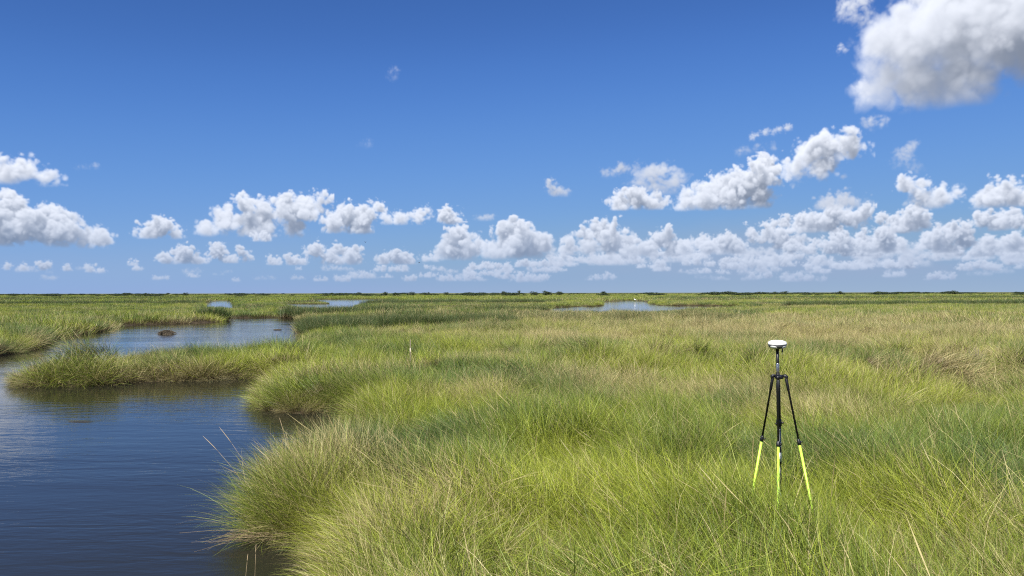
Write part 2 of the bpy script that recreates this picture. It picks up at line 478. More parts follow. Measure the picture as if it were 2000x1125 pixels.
# ------------------------------------------------------------------ materials
class Mat:
    def __init__(s, name):
        s.m = bpy.data.materials.new(name); s.m.use_nodes = True
        s.t = s.m.node_tree; s.t.nodes.clear()
        s.out = s.n('ShaderNodeOutputMaterial')
    def n(s, t, **kw):
        x = s.t.nodes.new(t)
        for k, v in kw.items(): setattr(x, k, v)
        return x
    def l(s, a, b): s.t.links.new(a, b)
    def noise(s, scale, detail=4, vec=None, rough=.5, dist=0.0):
        n = s.n('ShaderNodeTexNoise'); n.inputs['Scale'].default_value = scale
        n.inputs['Detail'].default_value = detail; n.inputs['Roughness'].default_value = rough
        n.inputs['Distortion'].default_value = dist
        if vec: s.l(vec, n.inputs['Vector'])
        return n.outputs['Fac']
    def ramp(s, fac, stops):
        r = s.n('ShaderNodeValToRGB'); e = r.color_ramp.elements
        while len(e) > 1: e.remove(e[-1])
        e[0].position = stops[0][0]; e[0].color = (*stops[0][1], 1)
        for p, c in stops[1:]:
            q = e.new(p); q.color = (*c, 1)
        s.l(fac, r.inputs[0]); return r.outputs[0]
    def mix(s, f, a, b, mode='MIX'):
        n = s.n('ShaderNodeMix', data_type='RGBA', blend_type=mode)
        for sock, v in ((n.inputs[0], f), (n.inputs[6], a), (n.inputs[7], b)):
            if isinstance(v, (int, float)): sock.default_value = v
            elif isinstance(v, tuple): sock.default_value = (*v, 1)
            else: s.l(v, sock)
        return n.outputs[2]
    def math(s, op, a, b=None, c=None, clamp=False):
        n = s.n('ShaderNodeMath', operation=op, use_clamp=clamp)
        for i, v in enumerate((a, b, c)):
            if v is None: continue
            if isinstance(v, (int, float)): n.inputs[i].default_value = v
            else: s.l(v, n.inputs[i])
        return n.outputs[0]
    def bsdf(s, color, rough=.5, metal=0.0, bump=None, bstr=.3, bdist=.01, spec=.5):
        b = s.n('ShaderNodeBsdfPrincipled')
        if isinstance(color, tuple): b.inputs['Base Color'].default_value = (*color, 1)
        else: s.l(color, b.inputs['Base Color'])
        if isinstance(rough, (int, float)): b.inputs['Roughness'].default_value = rough
        else: s.l(rough, b.inputs['Roughness'])
        b.inputs['Metallic'].default_value = metal
        b.inputs['Specular IOR Level'].default_value = spec
        if bump is not None:
            bn = s.n('ShaderNodeBump'); bn.inputs['Strength'].default_value = bstr; bn.inputs['Distance'].default_value = bdist
            s.l(bump, bn.inputs['Height']); s.l(bn.outputs[0], b.inputs['Normal'])
        s.l(b.outputs[0], s.out.inputs[0]); return b

def plain(name, c, rough=.5, metal=0.0, var=.25, scale=40, spec=.5):
    M = Mat(name); tcn = M.n('ShaderNodeTexCoord')
    f = M.noise(scale, 5, tcn.outputs['Object'])
    d = tuple(x * (1 - var) for x in c)
    cc = M.mix(f, d, c)
    rg = M.math('MULTIPLY_ADD', f, .25, rough - .12)
    M.bsdf(cc, rg, metal, bump=f, bstr=.15, bdist=.002, spec=spec)
    return M.m

# ------------------------------------------------------------------ where the water is
def wp(px, py, z=0.0):
    Y = F * (H - z) / (py - 572 - (1000 - px) * 0.0017)
    return ((px - 1000) / F * Y, Y)
ponds = []
# near pond on the left
ponds.append([(-1.2, 4.0), (-1.2, 6.0), (-1.45, 6.9), (-1.6, 7.5), (-2.15, 8.0), (-2.6, 8.5), (-2.85, 9.3), (-2.85, 10.4), (-2.85, 11.6), (-2.7, 13.2),
              (-2.95, 15.0), (-3.15, 16.6), (-3.5, 17.55), (-4.2, 17.75), (-4.9, 17.3), (-5.6, 17.9), (-6.15, 18.6), (-6.55, 19.8),
              (-6.7, 21.3), (-6.6, 22.8), (-7.3, 24.4), (-8.5, 24.7), (-9.6, 24.0), (-10.8, 23.9), (-12.1, 22.9), (-13.4, 22.5), (-14.9, 22.7),
              (-15.3, 23.3), (-15.3, 24.3), (-14.5, 26.0), (-13.2, 28.2), (-11.3, 29.4), (-10.2, 31.0), (-9.6, 34), (-10.8, 40), (-12.4, 46), (-14.2, 51.5), (-15.4, 57), (-18.2, 68),
              (-23.0, 82), (-26.5, 86), (-33.5, 84), (-33.0, 80), (-29.5, 77), (-28.3, 71), (-32.5, 67), (-33.5, 63), (-30.5, 57), (-29.0, 50.5),
              (-28.2, 46), (-26.5, 42.5), (-23.5, 37.0), (-22.6, 33.5), (-25, 31), (-32, 29), (-45, 26), (-70, 18), (-70, -8), (-20, -8), (-3, -2)])
# a side channel behind the left bank
ponds.append([wp(-60, 604.5), wp(100, 603.5), wp(250, 602.5), (-66, 142), wp(340, 600.5), wp(330, 599), wp(200, 600.2), wp(60, 601), wp(-60, 602)])
ponds.append([wp(395, 607), wp(465, 607), wp(462, 590), wp(448, 587.3), wp(405, 587.6), wp(396, 594)])
ponds.append([wp(545, 600), wp(610, 605), wp(690, 605), wp(712, 595), wp(740, 591), wp(800, 589.5), wp(790, 586.5), wp(735, 584.8), wp(600, 585), wp(590, 588), wp(630, 590.5), wp(560, 594)])
ponds.append([wp(1060, 617), wp(1250, 616), wp(1400, 608), wp(1480, 601.5), wp(1440, 598.5), wp(1320, 597), wp(1275, 594), wp(1262, 588.5), wp(1235, 586.8),
              wp(1195, 588.5), wp(1178, 590), wp(1172, 597), wp(1158, 599), wp(1146, 598), wp(1142, 590), wp(1134, 588.5), wp(1134, 596), wp(1110, 599.5), wp(1075, 601)])
ponds.append([wp(1780, 596.5), wp(1900, 595.5), wp(1960, 594.5), wp(1935, 591.3), wp(1915, 592), wp(1900, 594.3), wp(1790, 594.8)])
ponds.append([wp(1700, 579.4), wp(1745, 579.4), wp(1745, 578.0), wp(1705, 578.0)])
ponds.append([wp(1300, 579.2), wp(1345, 579.2), wp(1345, 578.2), wp(1300, 578.2)])
ponds.append([wp(1920, 577.5), wp(2080, 577.5), wp(2080, 576.9), wp(1920, 576.9)])

def water_dist(x, y):
    """metres to the nearest shore; positive on land, negative on water"""
    x = np.asarray(x, dtype=np.float64); y = np.asarray(y, dtype=np.float64)
    best = np.full(x.shape, 1e9); ins = np.zeros(x.shape, dtype=bool)
    rr = np.hypot(x, y)
    wx = x + (fbm(x, y, 1.3, 4) - .5) * np.clip(0.5 + rr * .008, 0, 2.0)
    wy = y + (fbm(x, y, 1.3, 9) - .5) * np.clip(0.5 + rr * .008, 0, 2.0)
    for P in ponds:
        inp = np.zeros(x.shape, dtype=bool)
        n = len(P)
        for i in range(n):
            (ax, ay), (bx, by) = P[i], P[(i + 1) % n]
            c = ((ay > wy) != (by > wy))
            with np.errstate(divide='ignore', invalid='ignore'):
                xi = (bx - ax) * (wy - ay) / (by - ay + 1e-12) + ax
            inp ^= c & (wx < xi)
            ex, ey = bx - ax, by - ay
            t = np.clip(((wx - ax) * ex + (wy - ay) * ey) / (ex * ex + ey * ey + 1e-12), 0, 1)
            best = np.minimum(best, np.hypot(wx - ax - t * ex, wy - ay - t * ey))
        ins |= inp
    return np.where(ins, -best, best)

LAND = 0.15
def ground_z(x, y):
    d = water_dist(x, y)
    return ground_from(d, x, y)
def ground_from(d, x, y):
    h = np.where(d > 0, LAND * sstep(0, .35, d), -0.55 * sstep(0, 1.6, -d))
    return h + (vnoise(x, y, .5, 2) - .5) * .05 * (d > .1) + (vnoise(x, y, 3.0, 5) - .5) * .06 * (d > .4)

# ------------------------------------------------------------------ ground sheet
def build_ground():
    th = np.radians(np.arange(-80, 80.01, .25))
    r = [2.0]
    while r[-1] < 40000:
        r.append(r[-1] * (1.012 if r[-1] < 400 else 1.04))
    r = np.array(r)
    TH, RR = np.meshgrid(th, r)
    X = np.sin(TH) * RR; Y = np.cos(TH) * RR
    Z = ground_z(X, Y)
    n, m = X.shape
    me = bpy.data.meshes.new('marsh_ground')
    V = np.stack([X, Y, Z], -1).reshape(-1, 3)
    idx = np.arange(n * m).reshape(n, m)
    Fc = np.stack([idx[:-1, :-1], idx[:-1, 1:], idx[1:, 1:], idx[1:, :-1]], -1).reshape(-1, 4)
    me.vertices.add(len(V)); me.vertices.foreach_set('co', V.ravel())
    me.loops.add(Fc.size); me.loops.foreach_set('vertex_index', Fc[:, ::-1].ravel())
    me.polygons.add(len(Fc)); me.polygons.foreach_set('loop_start', np.arange(len(Fc)) * 4)
    me.update(calc_edges=True)
    o = bpy.data.objects.new('ground', me); col.objects.link(o)
    M = Mat('marsh_soil')
    g = M.n('ShaderNodeNewGeometry')
    f1 = M.noise(3.0, 8, g.outputs['Position'], .65)
    f2 = M.noise(.01, 6, g.outputs['Position'], .6)
    soil = M.ramp(f1, [(.3, (.020, .015, .009)), (.5, (.045, .033, .018)), (.7, (.085, .065, .036))])
    turf = M.ramp(f2, [(.35, (.075, .088, .028)), (.5, (.105, .115, .038)), (.65, (.14, .13, .055))])
    # past the stands of blades the sheet itself is the far turf
    dl = M.n('ShaderNodeVectorMath', operation='LENGTH'); M.l(g.outputs['Position'], dl.inputs[0])
    far = M.math('MULTIPLY_ADD', dl.outputs['Value'], 1 / 150., -150 / 150., clamp=True)
    sp = M.n('ShaderNodeSeparateXYZ'); M.l(g.outputs['Position'], sp.inputs[0])
    dry = M.math('GREATER_THAN', sp.outputs[2], .05)
    far = M.math('MULTIPLY', far, dry)
    M.bsdf(M.mix(far, soil, turf), .85, bump=f1, bstr=.8, bdist=.03, spec=.2)
    me.materials.append(M.m)
    o['kind'] = 'structure'
    return o
ground = build_ground()

# ------------------------------------------------------------------ water
def build_water():
    M = Mat('pond_water')
    g = M.n('ShaderNodeNewGeometry')
    def mp(sx, sy, rot=0.0):
        m = M.n('ShaderNodeMapping'); m.inputs['Scale'].default_value = (sx, sy, 1); m.inputs['Rotation'].default_value = (0, 0, rot)
        M.l(g.outputs['Position'], m.inputs[0]); return m.outputs[0]
    a = M.noise(1.0, 3, mp(1.0, 3.6, .10), .55, .4)
    b = M.noise(1.0, 3, mp(5.0, 15.0, -.12), .55, .3)
    c = M.noise(1.0, 2, mp(.22, .7, .3), .5)
    calm = M.ramp(M.noise(1.0, 3, mp(.05, .22, .05)), [(.38, (.35, .35, .35)), (.62, (1, 1, 1))])
    h = M.math('ADD', M.math('MULTIPLY', a, .6), M.math('MULTIPLY', b, .13))
    h = M.math('MULTIPLY', h, calm)
    h = M.math('ADD', h, M.math('MULTIPLY', c, .5))
    bs = M.bsdf((.016, .016, .011), .04, bump=h, bstr=.55, bdist=.045)
    bs.inputs['IOR'].default_value = 1.333
    V = [(-60000, -300, 0), (60000, -300, 0), (60000, 60000, 0), (-60000, 60000, 0)]
    o = mesh_obj('water', V, [(0, 1, 2, 3)], M.m)
    o['kind'] = 'structure'
build_water()

# ------------------------------------------------------------------ grass
def grass_material():
    M = Mat('marsh_grass_blade')
    at = M.n('ShaderNodeAttribute', attribute_name='tone')            # per blade: shade, dryness, height along the blade
    sp = M.n('ShaderNodeSeparateColor'); M.l(at.outputs['Color'], sp.inputs[0])
    shade, dry, t = sp.outputs[0], sp.outputs[1], sp.outputs[2]
    ti = M.n('ShaderNodeAttribute', attribute_name='tint', attribute_type='INSTANCER')
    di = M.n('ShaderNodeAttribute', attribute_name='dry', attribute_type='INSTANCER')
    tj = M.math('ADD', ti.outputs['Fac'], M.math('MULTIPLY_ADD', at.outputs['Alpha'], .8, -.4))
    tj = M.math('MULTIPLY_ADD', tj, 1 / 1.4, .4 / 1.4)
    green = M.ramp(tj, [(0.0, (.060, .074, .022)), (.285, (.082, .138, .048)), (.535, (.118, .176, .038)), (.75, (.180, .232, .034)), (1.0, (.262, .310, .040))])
    green = M.mix(shade, M.mix(1.0, green, (.36, .42, .40), 'MULTIPLY'), M.mix(1.0, green, (1.6, 1.5, 1.2), 'MULTIPLY'))
    straw = M.mix(shade, (.20, .160, .065), (.55, .475, .225))
    # whether a blade has dried: its own number against the dryness of the stand
    isdry = M.math('GREATER_THAN', di.outputs['Fac'], dry)
    c = M.mix(isdry, green, straw)
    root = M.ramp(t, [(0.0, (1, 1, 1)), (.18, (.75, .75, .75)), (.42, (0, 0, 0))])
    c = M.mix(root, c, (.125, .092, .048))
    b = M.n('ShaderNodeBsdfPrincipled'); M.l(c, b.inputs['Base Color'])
    b.inputs['Roughness'].default_value = .5; b.inputs['Specular IOR Level'].default_value = .35
    tr = M.n('ShaderNodeBsdfTranslucent'); M.l(c, tr.inputs[0])
    mx = M.n('ShaderNodeMixShader'); mx.inputs[0].default_value = .2
    M.l(b.outputs[0], mx.inputs[1]); M.l(tr.outputs[0], mx.inputs[2]); M.l(mx.outputs[0], M.out.inputs[0])
    return M.m
GRASS = grass_material()

def tuft_arrays(r, blades, radius, h0, h1, width, splay, droop, seg=5, wind=.0, stalks=0):
    """ribbon blades of one tuft, bending mostly towards +X"""
    nb = blades + stalks
    a = r.rand(nb) * 2 * np.pi; q = np.sqrt(r.rand(nb)) * radius
    bx = np.cos(a) * q; by = np.sin(a) * q
    L = h0 + (h1 - h0) * r.rand(nb) ** .8
    out = a + r.randn(nb) * .8
    sp = np.abs(r.randn(nb)) * splay * (.5 + q / radius)
    dx = np.cos(out) * sp + wind; dy = np.sin(out) * sp
    dr = droop * (.4 + r.rand(nb) * 1.2)
    w = width * (.6 + .8 * r.rand(nb))
    st = np.arange(nb) >= blades
    L = np.where(st, h1 * (.90 + .28 * r.rand(nb)), L); dr = np.where(st, dr * .35, dr); w = np.where(st, width * .75, w)
    dx = np.where(st, dx * 1.3, dx); dy = np.where(st, dy * 1.3, dy)
    az = r.rand(nb) * 2 * np.pi
    V = np.zeros((nb, seg * 2 + 1, 3)); T = np.zeros((nb, seg * 2 + 1))
    p = np.stack([bx, by, np.zeros(nb)], -1)
    dirv = np.stack([dx, dy, np.ones(nb)], -1)
    dirv /= np.linalg.norm(dirv, axis=1)[:, None]
    bend = np.stack([dx + .35 * r.randn(nb) * splay, dy + .35 * r.randn(nb) * splay, -.25 * np.ones(nb)], -1)
    bend /= np.linalg.norm(bend, axis=1)[:, None]
    sx = np.cos(az); sy = np.sin(az)
    kink = r.randn(nb, seg, 2) * .035
    kink[(r.rand(nb) < .07), seg // 2] *= 12
    for k in range(seg + 1):
        t = k / seg
        ww = w * (1 - t) ** .6 * (.8 + .2 * (t < .1))
        ww = np.where(st & (t > .75) & (k < seg), width * 1.15, ww)
        if k < seg:
            V[:, 2 * k] = p - np.stack([sx * ww / 2, sy * ww / 2, 0 * sx], -1)
            V[:, 2 * k + 1] = p + np.stack([sx * ww / 2, sy * ww / 2, 0 * sx], -1)
            T[:, 2 * k] = T[:, 2 * k + 1] = t
            dirv = dirv + bend * (dr / seg * (.5 + 1.6 * t))[:, None]
            dirv[:, 0] += kink[:, k, 0]; dirv[:, 1] += kink[:, k, 1]
            dirv /= np.linalg.norm(dirv, axis=1)[:, None]
            p = p + dirv * (L / seg)[:, None]
        else:
            V[:, 2 * k] = p; T[:, 2 * k] = 1
    sh = r.rand(nb); dd = np.where(st, .02, .03 + .97 * r.rand(nb))
    nv = seg * 2 + 1
    C = np.stack([np.repeat(sh, nv), np.repeat(dd, nv), T.ravel(), np.full(nb * nv, .5)], -1)
    return V.reshape(-1, 3), C

def grass_mesh(parts, seg):
    V = np.concatenate([p[0] for p in parts]); C = np.concatenate([p[1] for p in parts]).astype(np.float32)
    nv = seg * 2 + 1; nb = len(V) // nv
    tri = []
    for k in range(seg - 1):
        tri += [(2 * k, 2 * k + 1, 2 * k + 3), (2 * k, 2 * k + 3, 2 * k + 2)]
    tri.append((2 * seg - 2, 2 * seg - 1, 2 * seg))
    tri = np.array(tri)
    Fc = (tri[None] + (np.arange(nb) * nv)[:, None, None]).reshape(-1, 3)
    me = bpy.data.meshes.new('grass_tuft')
    me.vertices.add(len(V)); me.vertices.foreach_set('co', V.reshape(-1).astype(np.float32))
    me.loops.add(Fc.size); me.loops.foreach_set('vertex_index', Fc.ravel())
    me.polygons.add(len(Fc)); me.polygons.foreach_set('loop_start', np.arange(len(Fc)) * 3)
    me.update(calc_edges=True)
    ca = me.color_attributes.new('tone', 'FLOAT_COLOR', 'POINT'); ca.data.foreach_set('color', C.ravel())
    me.materials.append(GRASS)
    return bpy.data.objects.new('grass_tuft', me)

def make_tuft(seed, blades, radius, h0, h1, width, splay, droop, seg=5, wind=.0, stalks=0):
    r = np.random.RandomState(seed)
    return grass_mesh([tuft_arrays(r, blades, radius, h0, h1, width, splay, droop, seg, wind, stalks)], seg)

def make_patch(seed, R0, tufts, blades, radius, h0, h1, width, splay, droop, seg, wind, stalk_p):
    """a round piece of sward: many tufts whose bend swirls across it"""
    r = np.random.RandomState(seed); parts = []
    for i in range(tufts):
        q = R0 * math.sqrt((i + .5) / tufts); a = i * 2.39996 + r.randn() * .3
        x, y = q * math.cos(a), q * math.sin(a)
        hh = .72 + .55 * float(vnoise(x + seed * 5.1, y, .38, seed)) - .12 * (q / R0)
        V, C = tuft_arrays(r, blades, radius, h0, h1, width, splay, droop * (.6 + .8 * r.rand()), seg, wind, 1 if r.rand() < stalk_p else 0)
        ln = (float(vnoise(x + seed * 3.3, y + 7, .5, seed + 2)) - .5) * 3.0 + r.randn() * .4
        tl = .06 + .62 * float(vnoise(x - seed * 2.7, y + 3, .45, seed + 5)) ** 1.5
        M = np.array(Matrix.Rotation(ln, 3, 'Z') @ Matrix.Rotation(tl, 3, 'Y'))
        V = (V * hh) @ M.T + np.array([x, y, 0])
        C[:, 3] = np.clip(.5 + r.randn() * .16, 0, 1)
        parts.append((V, C))
    return grass_mesh(parts, seg)

def tuft_set(name, objs):
    c = bpy.data.collections.new(name)
    for i, o in enumerate(objs):
        o.name = '%s_%02d' % (name, i); c.objects.link(o)
    return c
NV = 8
patch_set = tuft_set('sward_near', [make_patch(200 + i, .46, 40, 38, .080, .45, .95, .0062, .17, .80, 5, .08, .13) for i in range(NV)])
patch2_set = tuft_set('sward_mid', [make_patch(220 + i, .95, 54, 50, .17, .45, .92, .0095, .18, .75, 4, .08, .4) for i in range(NV)])
near_set = tuft_set('tuft_near', [make_tuft(10 + i, 62, .11, .45, .95, .0050, .24, .75 + .1 * (i % 4), 6, wind=.10, stalks=(1 if i % 3 == 0 else 0)) for i in range(NV)])
mid_set = tuft_set('tuft_mid', [make_tuft(40 + i, 90, .24, .45, .88, .0085, .30, .7 + .1 * (i % 4), 4, wind=.10, stalks=(2 if i % 3 == 0 else 0)) for i in range(NV)])
far_set = tuft_set('tuft_far', [make_tuft(70 + i, 120, .70, .45, .85, .022, .28, .6, 3, wind=.1, stalks=2) for i in range(NV)])
vast_set = tuft_set('tuft_vast', [make_tuft(90 + i, 130, 2.8, .5, .95, .09, .3, .5, 2, wind=.05) for i in range(NV)])

def scatter(name, coll, P, rot, scl, idx, tint, dry, label, cat='grass'):
    me = bpy.data.meshes.new(name)
    n = len(P)
    me.vertices.add(n); me.vertices.foreach_set('co', np.asarray(P, dtype=np.float32).ravel())
    def at(nm, ty, val, key='value'):
        a = me.attributes.new(nm, ty, 'POINT'); a.data.foreach_set(key, np.asarray(val).ravel())
    at('rot', 'FLOAT_VECTOR', np.asarray(rot, dtype=np.float32), 'vector')
    at('scl', 'FLOAT_VECTOR', np.asarray(scl, dtype=np.float32), 'vector')
    at('pick', 'INT', np.asarray(idx, dtype=np.int32))
    at('tint', 'FLOAT', np.asarray(tint, dtype=np.float32))
    at('dry', 'FLOAT', np.asarray(dry, dtype=np.float32))
    me.update()
    o = bpy.data.objects.new(name, me); col.objects.link(o)
    me.materials.append(GRASS)
    g = bpy.data.node_groups.new(name + '_scatter', 'GeometryNodeTree')
    g.interface.new_socket('Geometry', in_out='INPUT', socket_type='NodeSocketGeometry')
    g.interface.new_socket('Geometry', in_out='OUTPUT', socket_type='NodeSocketGeometry')
    gi = g.nodes.new('NodeGroupInput'); go = g.nodes.new('NodeGroupOutput')
    ip = g.nodes.new('GeometryNodeInstanceOnPoints'); ci = g.nodes.new('GeometryNodeCollectionInfo')
    ci.inputs['Collection'].default_value = coll; ci.inputs['Separate Children'].default_value = True; ci.inputs['Reset Children'].default_value = True
    ip.inputs['Pick Instance'].default_value = True
    def na(nm, ty):
        x = g.nodes.new('GeometryNodeInputNamedAttribute'); x.data_type = ty; x.inputs[0].default_value = nm
        return next(s for s in x.outputs if s.enabled and s.name == 'Attribute')
    g.links.new(gi.outputs[0], ip.inputs['Points']); g.links.new(ci.outputs[0], ip.inputs['Instance'])
    e2r = g.nodes.new('FunctionNodeEulerToRotation')
    g.links.new(na('rot', 'FLOAT_VECTOR'), e2r.inputs[0]); g.links.new(e2r.outputs[0], ip.inputs['Rotation'])
    g.links.new(na('scl', 'FLOAT_VECTOR'), ip.inputs['Scale']); g.links.new(na('pick', 'INT'), ip.inputs['Instance Index'])
    g.links.new(ip.outputs[0], go.inputs[0])
    md = o.modifiers.new('scatter', 'NODES'); md.node_group = g
    tag(o, label, cat, kind='stuff')
    return o

def polar_points(r0, r1, spacing, half, seed):
    """jittered points over a ring sector about the viewpoint"""
    rs = np.random.RandomState(seed)
    xs = np.arange(-r1 * math.sin(half), r1 * math.sin(half), spacing); ys = np.arange(0, r1, spacing)
    X, Y = np.meshgrid(xs, ys)
    X = (X + (rs.rand(*X.shape) - .5) * spacing * 1.3).ravel(); Y = (Y + (rs.rand(*Y.shape) - .5) * spacing * 1.3).ravel()
    rr = np.hypot(X, Y); th = np.arctan2(X, Y)
    k = (rr >= r0) & (rr < r1) & (np.abs(th) < half)
    return X[k], Y[k]

def field(X, Y, seed, base_scale=1.0, tilt_k=1.0, dmin=None, dmax=1e9):
    """drop what stands in water; give each tuft its bend, size and colour"""
    rs = np.random.RandomState(seed)
    rr = np.hypot(X, Y)
    d = water_dist(X, Y)
    keep = (d > (np.where(rr < 60, .02, .0) if dmin is None else dmin)) & (d < dmax)
    X, Y, d, rr = X[keep], Y[keep], d[keep], rr[keep]
    e = .25
    gx = water_dist(X + e, Y) - d; gy = water_dist(X, Y + e) - d
    gl = np.hypot(gx, gy) + 1e-6; gx /= gl; gy /= gl
    # bend direction: mostly towards the left, in swirls
    big = fbm(X, Y, 4.5, 3, 2); sm = fbm(X, Y, 1.2, 8, 2)
    ang = np.pi + (big - .5) * 7.5 + (sm - .5) * 3.0 + rs.randn(len(X)) * .45
    lx = np.cos(ang); ly = np.sin(ang)
    shore = 1 - sstep(.05, 1.0, d)
    lx = lx * (1 - shore) + -gx * shore * 1.5; ly = ly * (1 - shore) - gy * shore * 1.5
    azm = np.arctan2(ly, lx)
    lodge = sstep(.52, .78, fbm(X, Y, 2.4, 14, 2))                    # places where the wind has laid the grass over
    tilt = (.10 + .45 * lodge + .10 * rs.rand(len(X))) * (1 - .2 * shore) + .38 * shore * rs.rand(len(X)) * (d < .9)
    tilt *= tilt_k
    size = (.42 + .98 * fbm(X, Y, 1.35, 21, 2) + .14 * rs.rand(len(X))) * base_scale
    size = np.minimum(size, 1.22 * base_scale)
    size *= 1 - .12 * (1 - sstep(0, .25, d))
    size *= 1 + (fbm(X, Y, 11.0, 51, 3) - .5) * (.8 * sstep(16, 34, rr) - .3 * sstep(60, 120, rr))
    size *= 1 - .10 * sstep(60, 130, rr)
    strip = (X < -6.7) & (Y > 21) & (Y < 31) & (X > -20)
    size *= 1 + .18 * strip - .5 * strip * (1 - sstep(-15.2, -13.6, X))
    s3 = np.stack([size * (1 + .15 * rs.rand(len(X))), size * (1 + .15 * rs.rand(len(X))), size * (1 - .1 * lodge)], -1)
    rot = np.stack([rs.randn(len(X)) * .06, tilt, azm], -1)
    z = ground_from(d, X, Y) - .02
    tint = np.clip(.42 + (fbm(X, Y, 2.6, 31, 3) - .5) * 2.2 + rs.randn(len(X)) * .08, 0, 1)
    dry = np.clip(.07 + .5 * sstep(.5, .8, fbm(X, Y, 3.2, 40, 3)) + .08 * rs.rand(len(X)), 0, 1)
    return X, Y, z, rr, d, rot, s3, tint, dry, rs

def gauss(X, Y, cx, cy_, sx, sy):
    return np.exp(-((X - cx) / sx) ** 2 - ((Y - cy_) / sy) ** 2)

def zone(name, coll, r0, r1, spacing, seed, label_fn, half=math.radians(41), tk=1.0, bs=1.0, dmin=None, dmax=1e9, bucket=None):
    X, Y = polar_points(r0, r1, spacing, half, seed)
    X, Y, z, rr, d, rot, s3, tint, dry, rs = field(X, Y, seed + 1, bs, tk, dmin, dmax)
    if len(X) == 0: return
    px = 1000 + F * X / np.maximum(Y, .5)
    # large regions of the stand: yellow green close by, blue green behind it, straw towards the far edge of the open field
    tint = tint + .14 + .46 * (1 - sstep(7.0, 10.5, rr)) + .25 * ((X < -3) & (Y > 17) & (Y < 22.5)) - .22 * gauss(px, rr, 850, 10.5, 170, 2.2) + .10 * sstep(10, 14, rr) * (1 - sstep(20, 40, rr))
    tint = tint - .15 * gauss(px, rr, 800, 20, 320, 5)
    dry = dry + .10 * sstep(11, 22, rr) * (px > 900) + .34 * sstep(26, 45, rr) * (1 - sstep(62, 95, rr)) * sstep(620, 900, px) * (.5 + vnoise(X, Y, 8, 3))
    dry = dry + .22 * gauss(px, rr, 1850, 7.5, 160, 1.4) + .25 * gauss(px, rr, 1650, 24, 380, 6) * vnoise(X, Y, 2.2, 6)
    dry = dry + .22 * (1 - sstep(0, .8, d)) * (rr < 90)
    # shallow swales with short brown grass: behind each, taller darker grass with its shadowed edge tinted in
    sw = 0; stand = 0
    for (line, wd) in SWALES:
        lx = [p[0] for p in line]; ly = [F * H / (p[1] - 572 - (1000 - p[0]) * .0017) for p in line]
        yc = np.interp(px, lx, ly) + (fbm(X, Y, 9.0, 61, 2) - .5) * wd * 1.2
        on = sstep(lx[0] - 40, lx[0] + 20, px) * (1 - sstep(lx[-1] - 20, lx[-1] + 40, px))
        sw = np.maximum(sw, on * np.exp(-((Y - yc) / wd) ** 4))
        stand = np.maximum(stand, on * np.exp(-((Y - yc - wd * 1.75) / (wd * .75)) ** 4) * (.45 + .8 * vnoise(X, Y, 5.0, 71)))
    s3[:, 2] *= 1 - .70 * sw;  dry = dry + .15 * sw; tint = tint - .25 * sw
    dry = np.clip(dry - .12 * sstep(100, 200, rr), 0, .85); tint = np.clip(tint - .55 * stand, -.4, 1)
    s3[:, 2] *= (1 + .28 * stand * (rr < 90)) * (1 - .35 * sstep(1000, 1060, px) * (1 - sstep(1300, 1340, px)) * sstep(72, 85, rr) * (1 - sstep(125, 140, rr)))
    s3 *= np.where(((X - 3.28) / .24) ** 2 + ((Y - 8.75) / .42) ** 2 < 1, .02, 1)[:, None]  # gap in the grass: dark soil stands in for the receiver's shadow
    if rr.min() > 18: s3 *= np.where((sw > .5) & (rs.rand(len(X)) < .75), .001, 1)[:, None]
    # trampled ring at the tripod, and a dip that bares the shadow gap
    tr = gauss(X, Y, 2.75, 7.6, .75, .75)
    s3 *= (1 - .03 * tr + .62 * gauss(X, Y, 2.42, 7.05, .42, .5) - .12 * gauss(X, Y, 3.05, 6.95, .35, .5) - .22 * gauss(X, Y, 3.2, 8.15, .35, .45))[:, None]
    idx = rs.randint(0, NV, len(X))
    P = np.stack([X, Y, z], -1)
    lab = label_fn(X, Y, rr, px)
    for key, (nm, lb) in LABELS.items():
        k = lab == key
        if k.sum() > 0:
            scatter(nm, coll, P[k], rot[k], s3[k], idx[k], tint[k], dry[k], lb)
    print(name, len(X))

SWALES = [([(560, 660), (650, 655), (850, 652), (1010, 648)], 4.6), ([(960, 645), (1150, 641), (1420, 637)], 5.0), ([(700, 633), (860, 630), (1100, 627), (1500, 622)], 7.0),
          ([(460, 607), (800, 605), (1060, 606)], 14.0), ([(1480, 601), (1700, 598), (2080, 596)], 16.0), ([(560, 596), (900, 594), (1080, 593)], 22.0),
          ([(-60, 588), (200, 587), (390, 587)], 30.0), ([(1280, 588), (1600, 586), (2080, 585)], 34.0)]
LABELS = {
    0: ('marsh_grass', 'tall wind-bent green and straw marsh grass of the open field round the tripod'),
    1: ('bank_grass', 'narrow strip of green grass between the near pond and the farther pond'),
    2: ('point_grass', 'overhanging tussocks of grass on the rounded point right of the strip'),
    3: ('shore_grass', 'grass of the bank left of the farther pond'),
    4: ('meadow_grass', 'paler sunlit marsh grass beyond the open field, cut by ponds'),
    5: ('distant_grass', 'flat green marsh reaching to the shrubs on the horizon'),
    6: ('foreground_grass', 'bright yellow-green grass along the bottom edge, spilling over the near pond'),
}
def lab_near(X, Y, rr, px):
    out = np.zeros(len(X), dtype=int)
    out[rr < 9.6] = 6
    out[(Y > 17.2) & (X < -3.3)] = 2
    out[(Y > 21) & (X < -6.7)] = 1
    out[(X < -20) & (Y > 29)] = 3
    return out
def lab_far(X, Y, rr, px):
    out = np.full(len(X), 4)
    out[(X < -20) & (X > -120) & (Y < 135) & (px < 420)] = 3
    return out
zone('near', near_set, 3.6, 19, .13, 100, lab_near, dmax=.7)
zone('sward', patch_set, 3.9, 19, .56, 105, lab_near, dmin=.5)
zone('mid', mid_set, 19, 52, .27, 110, lab_near, dmax=1.1)
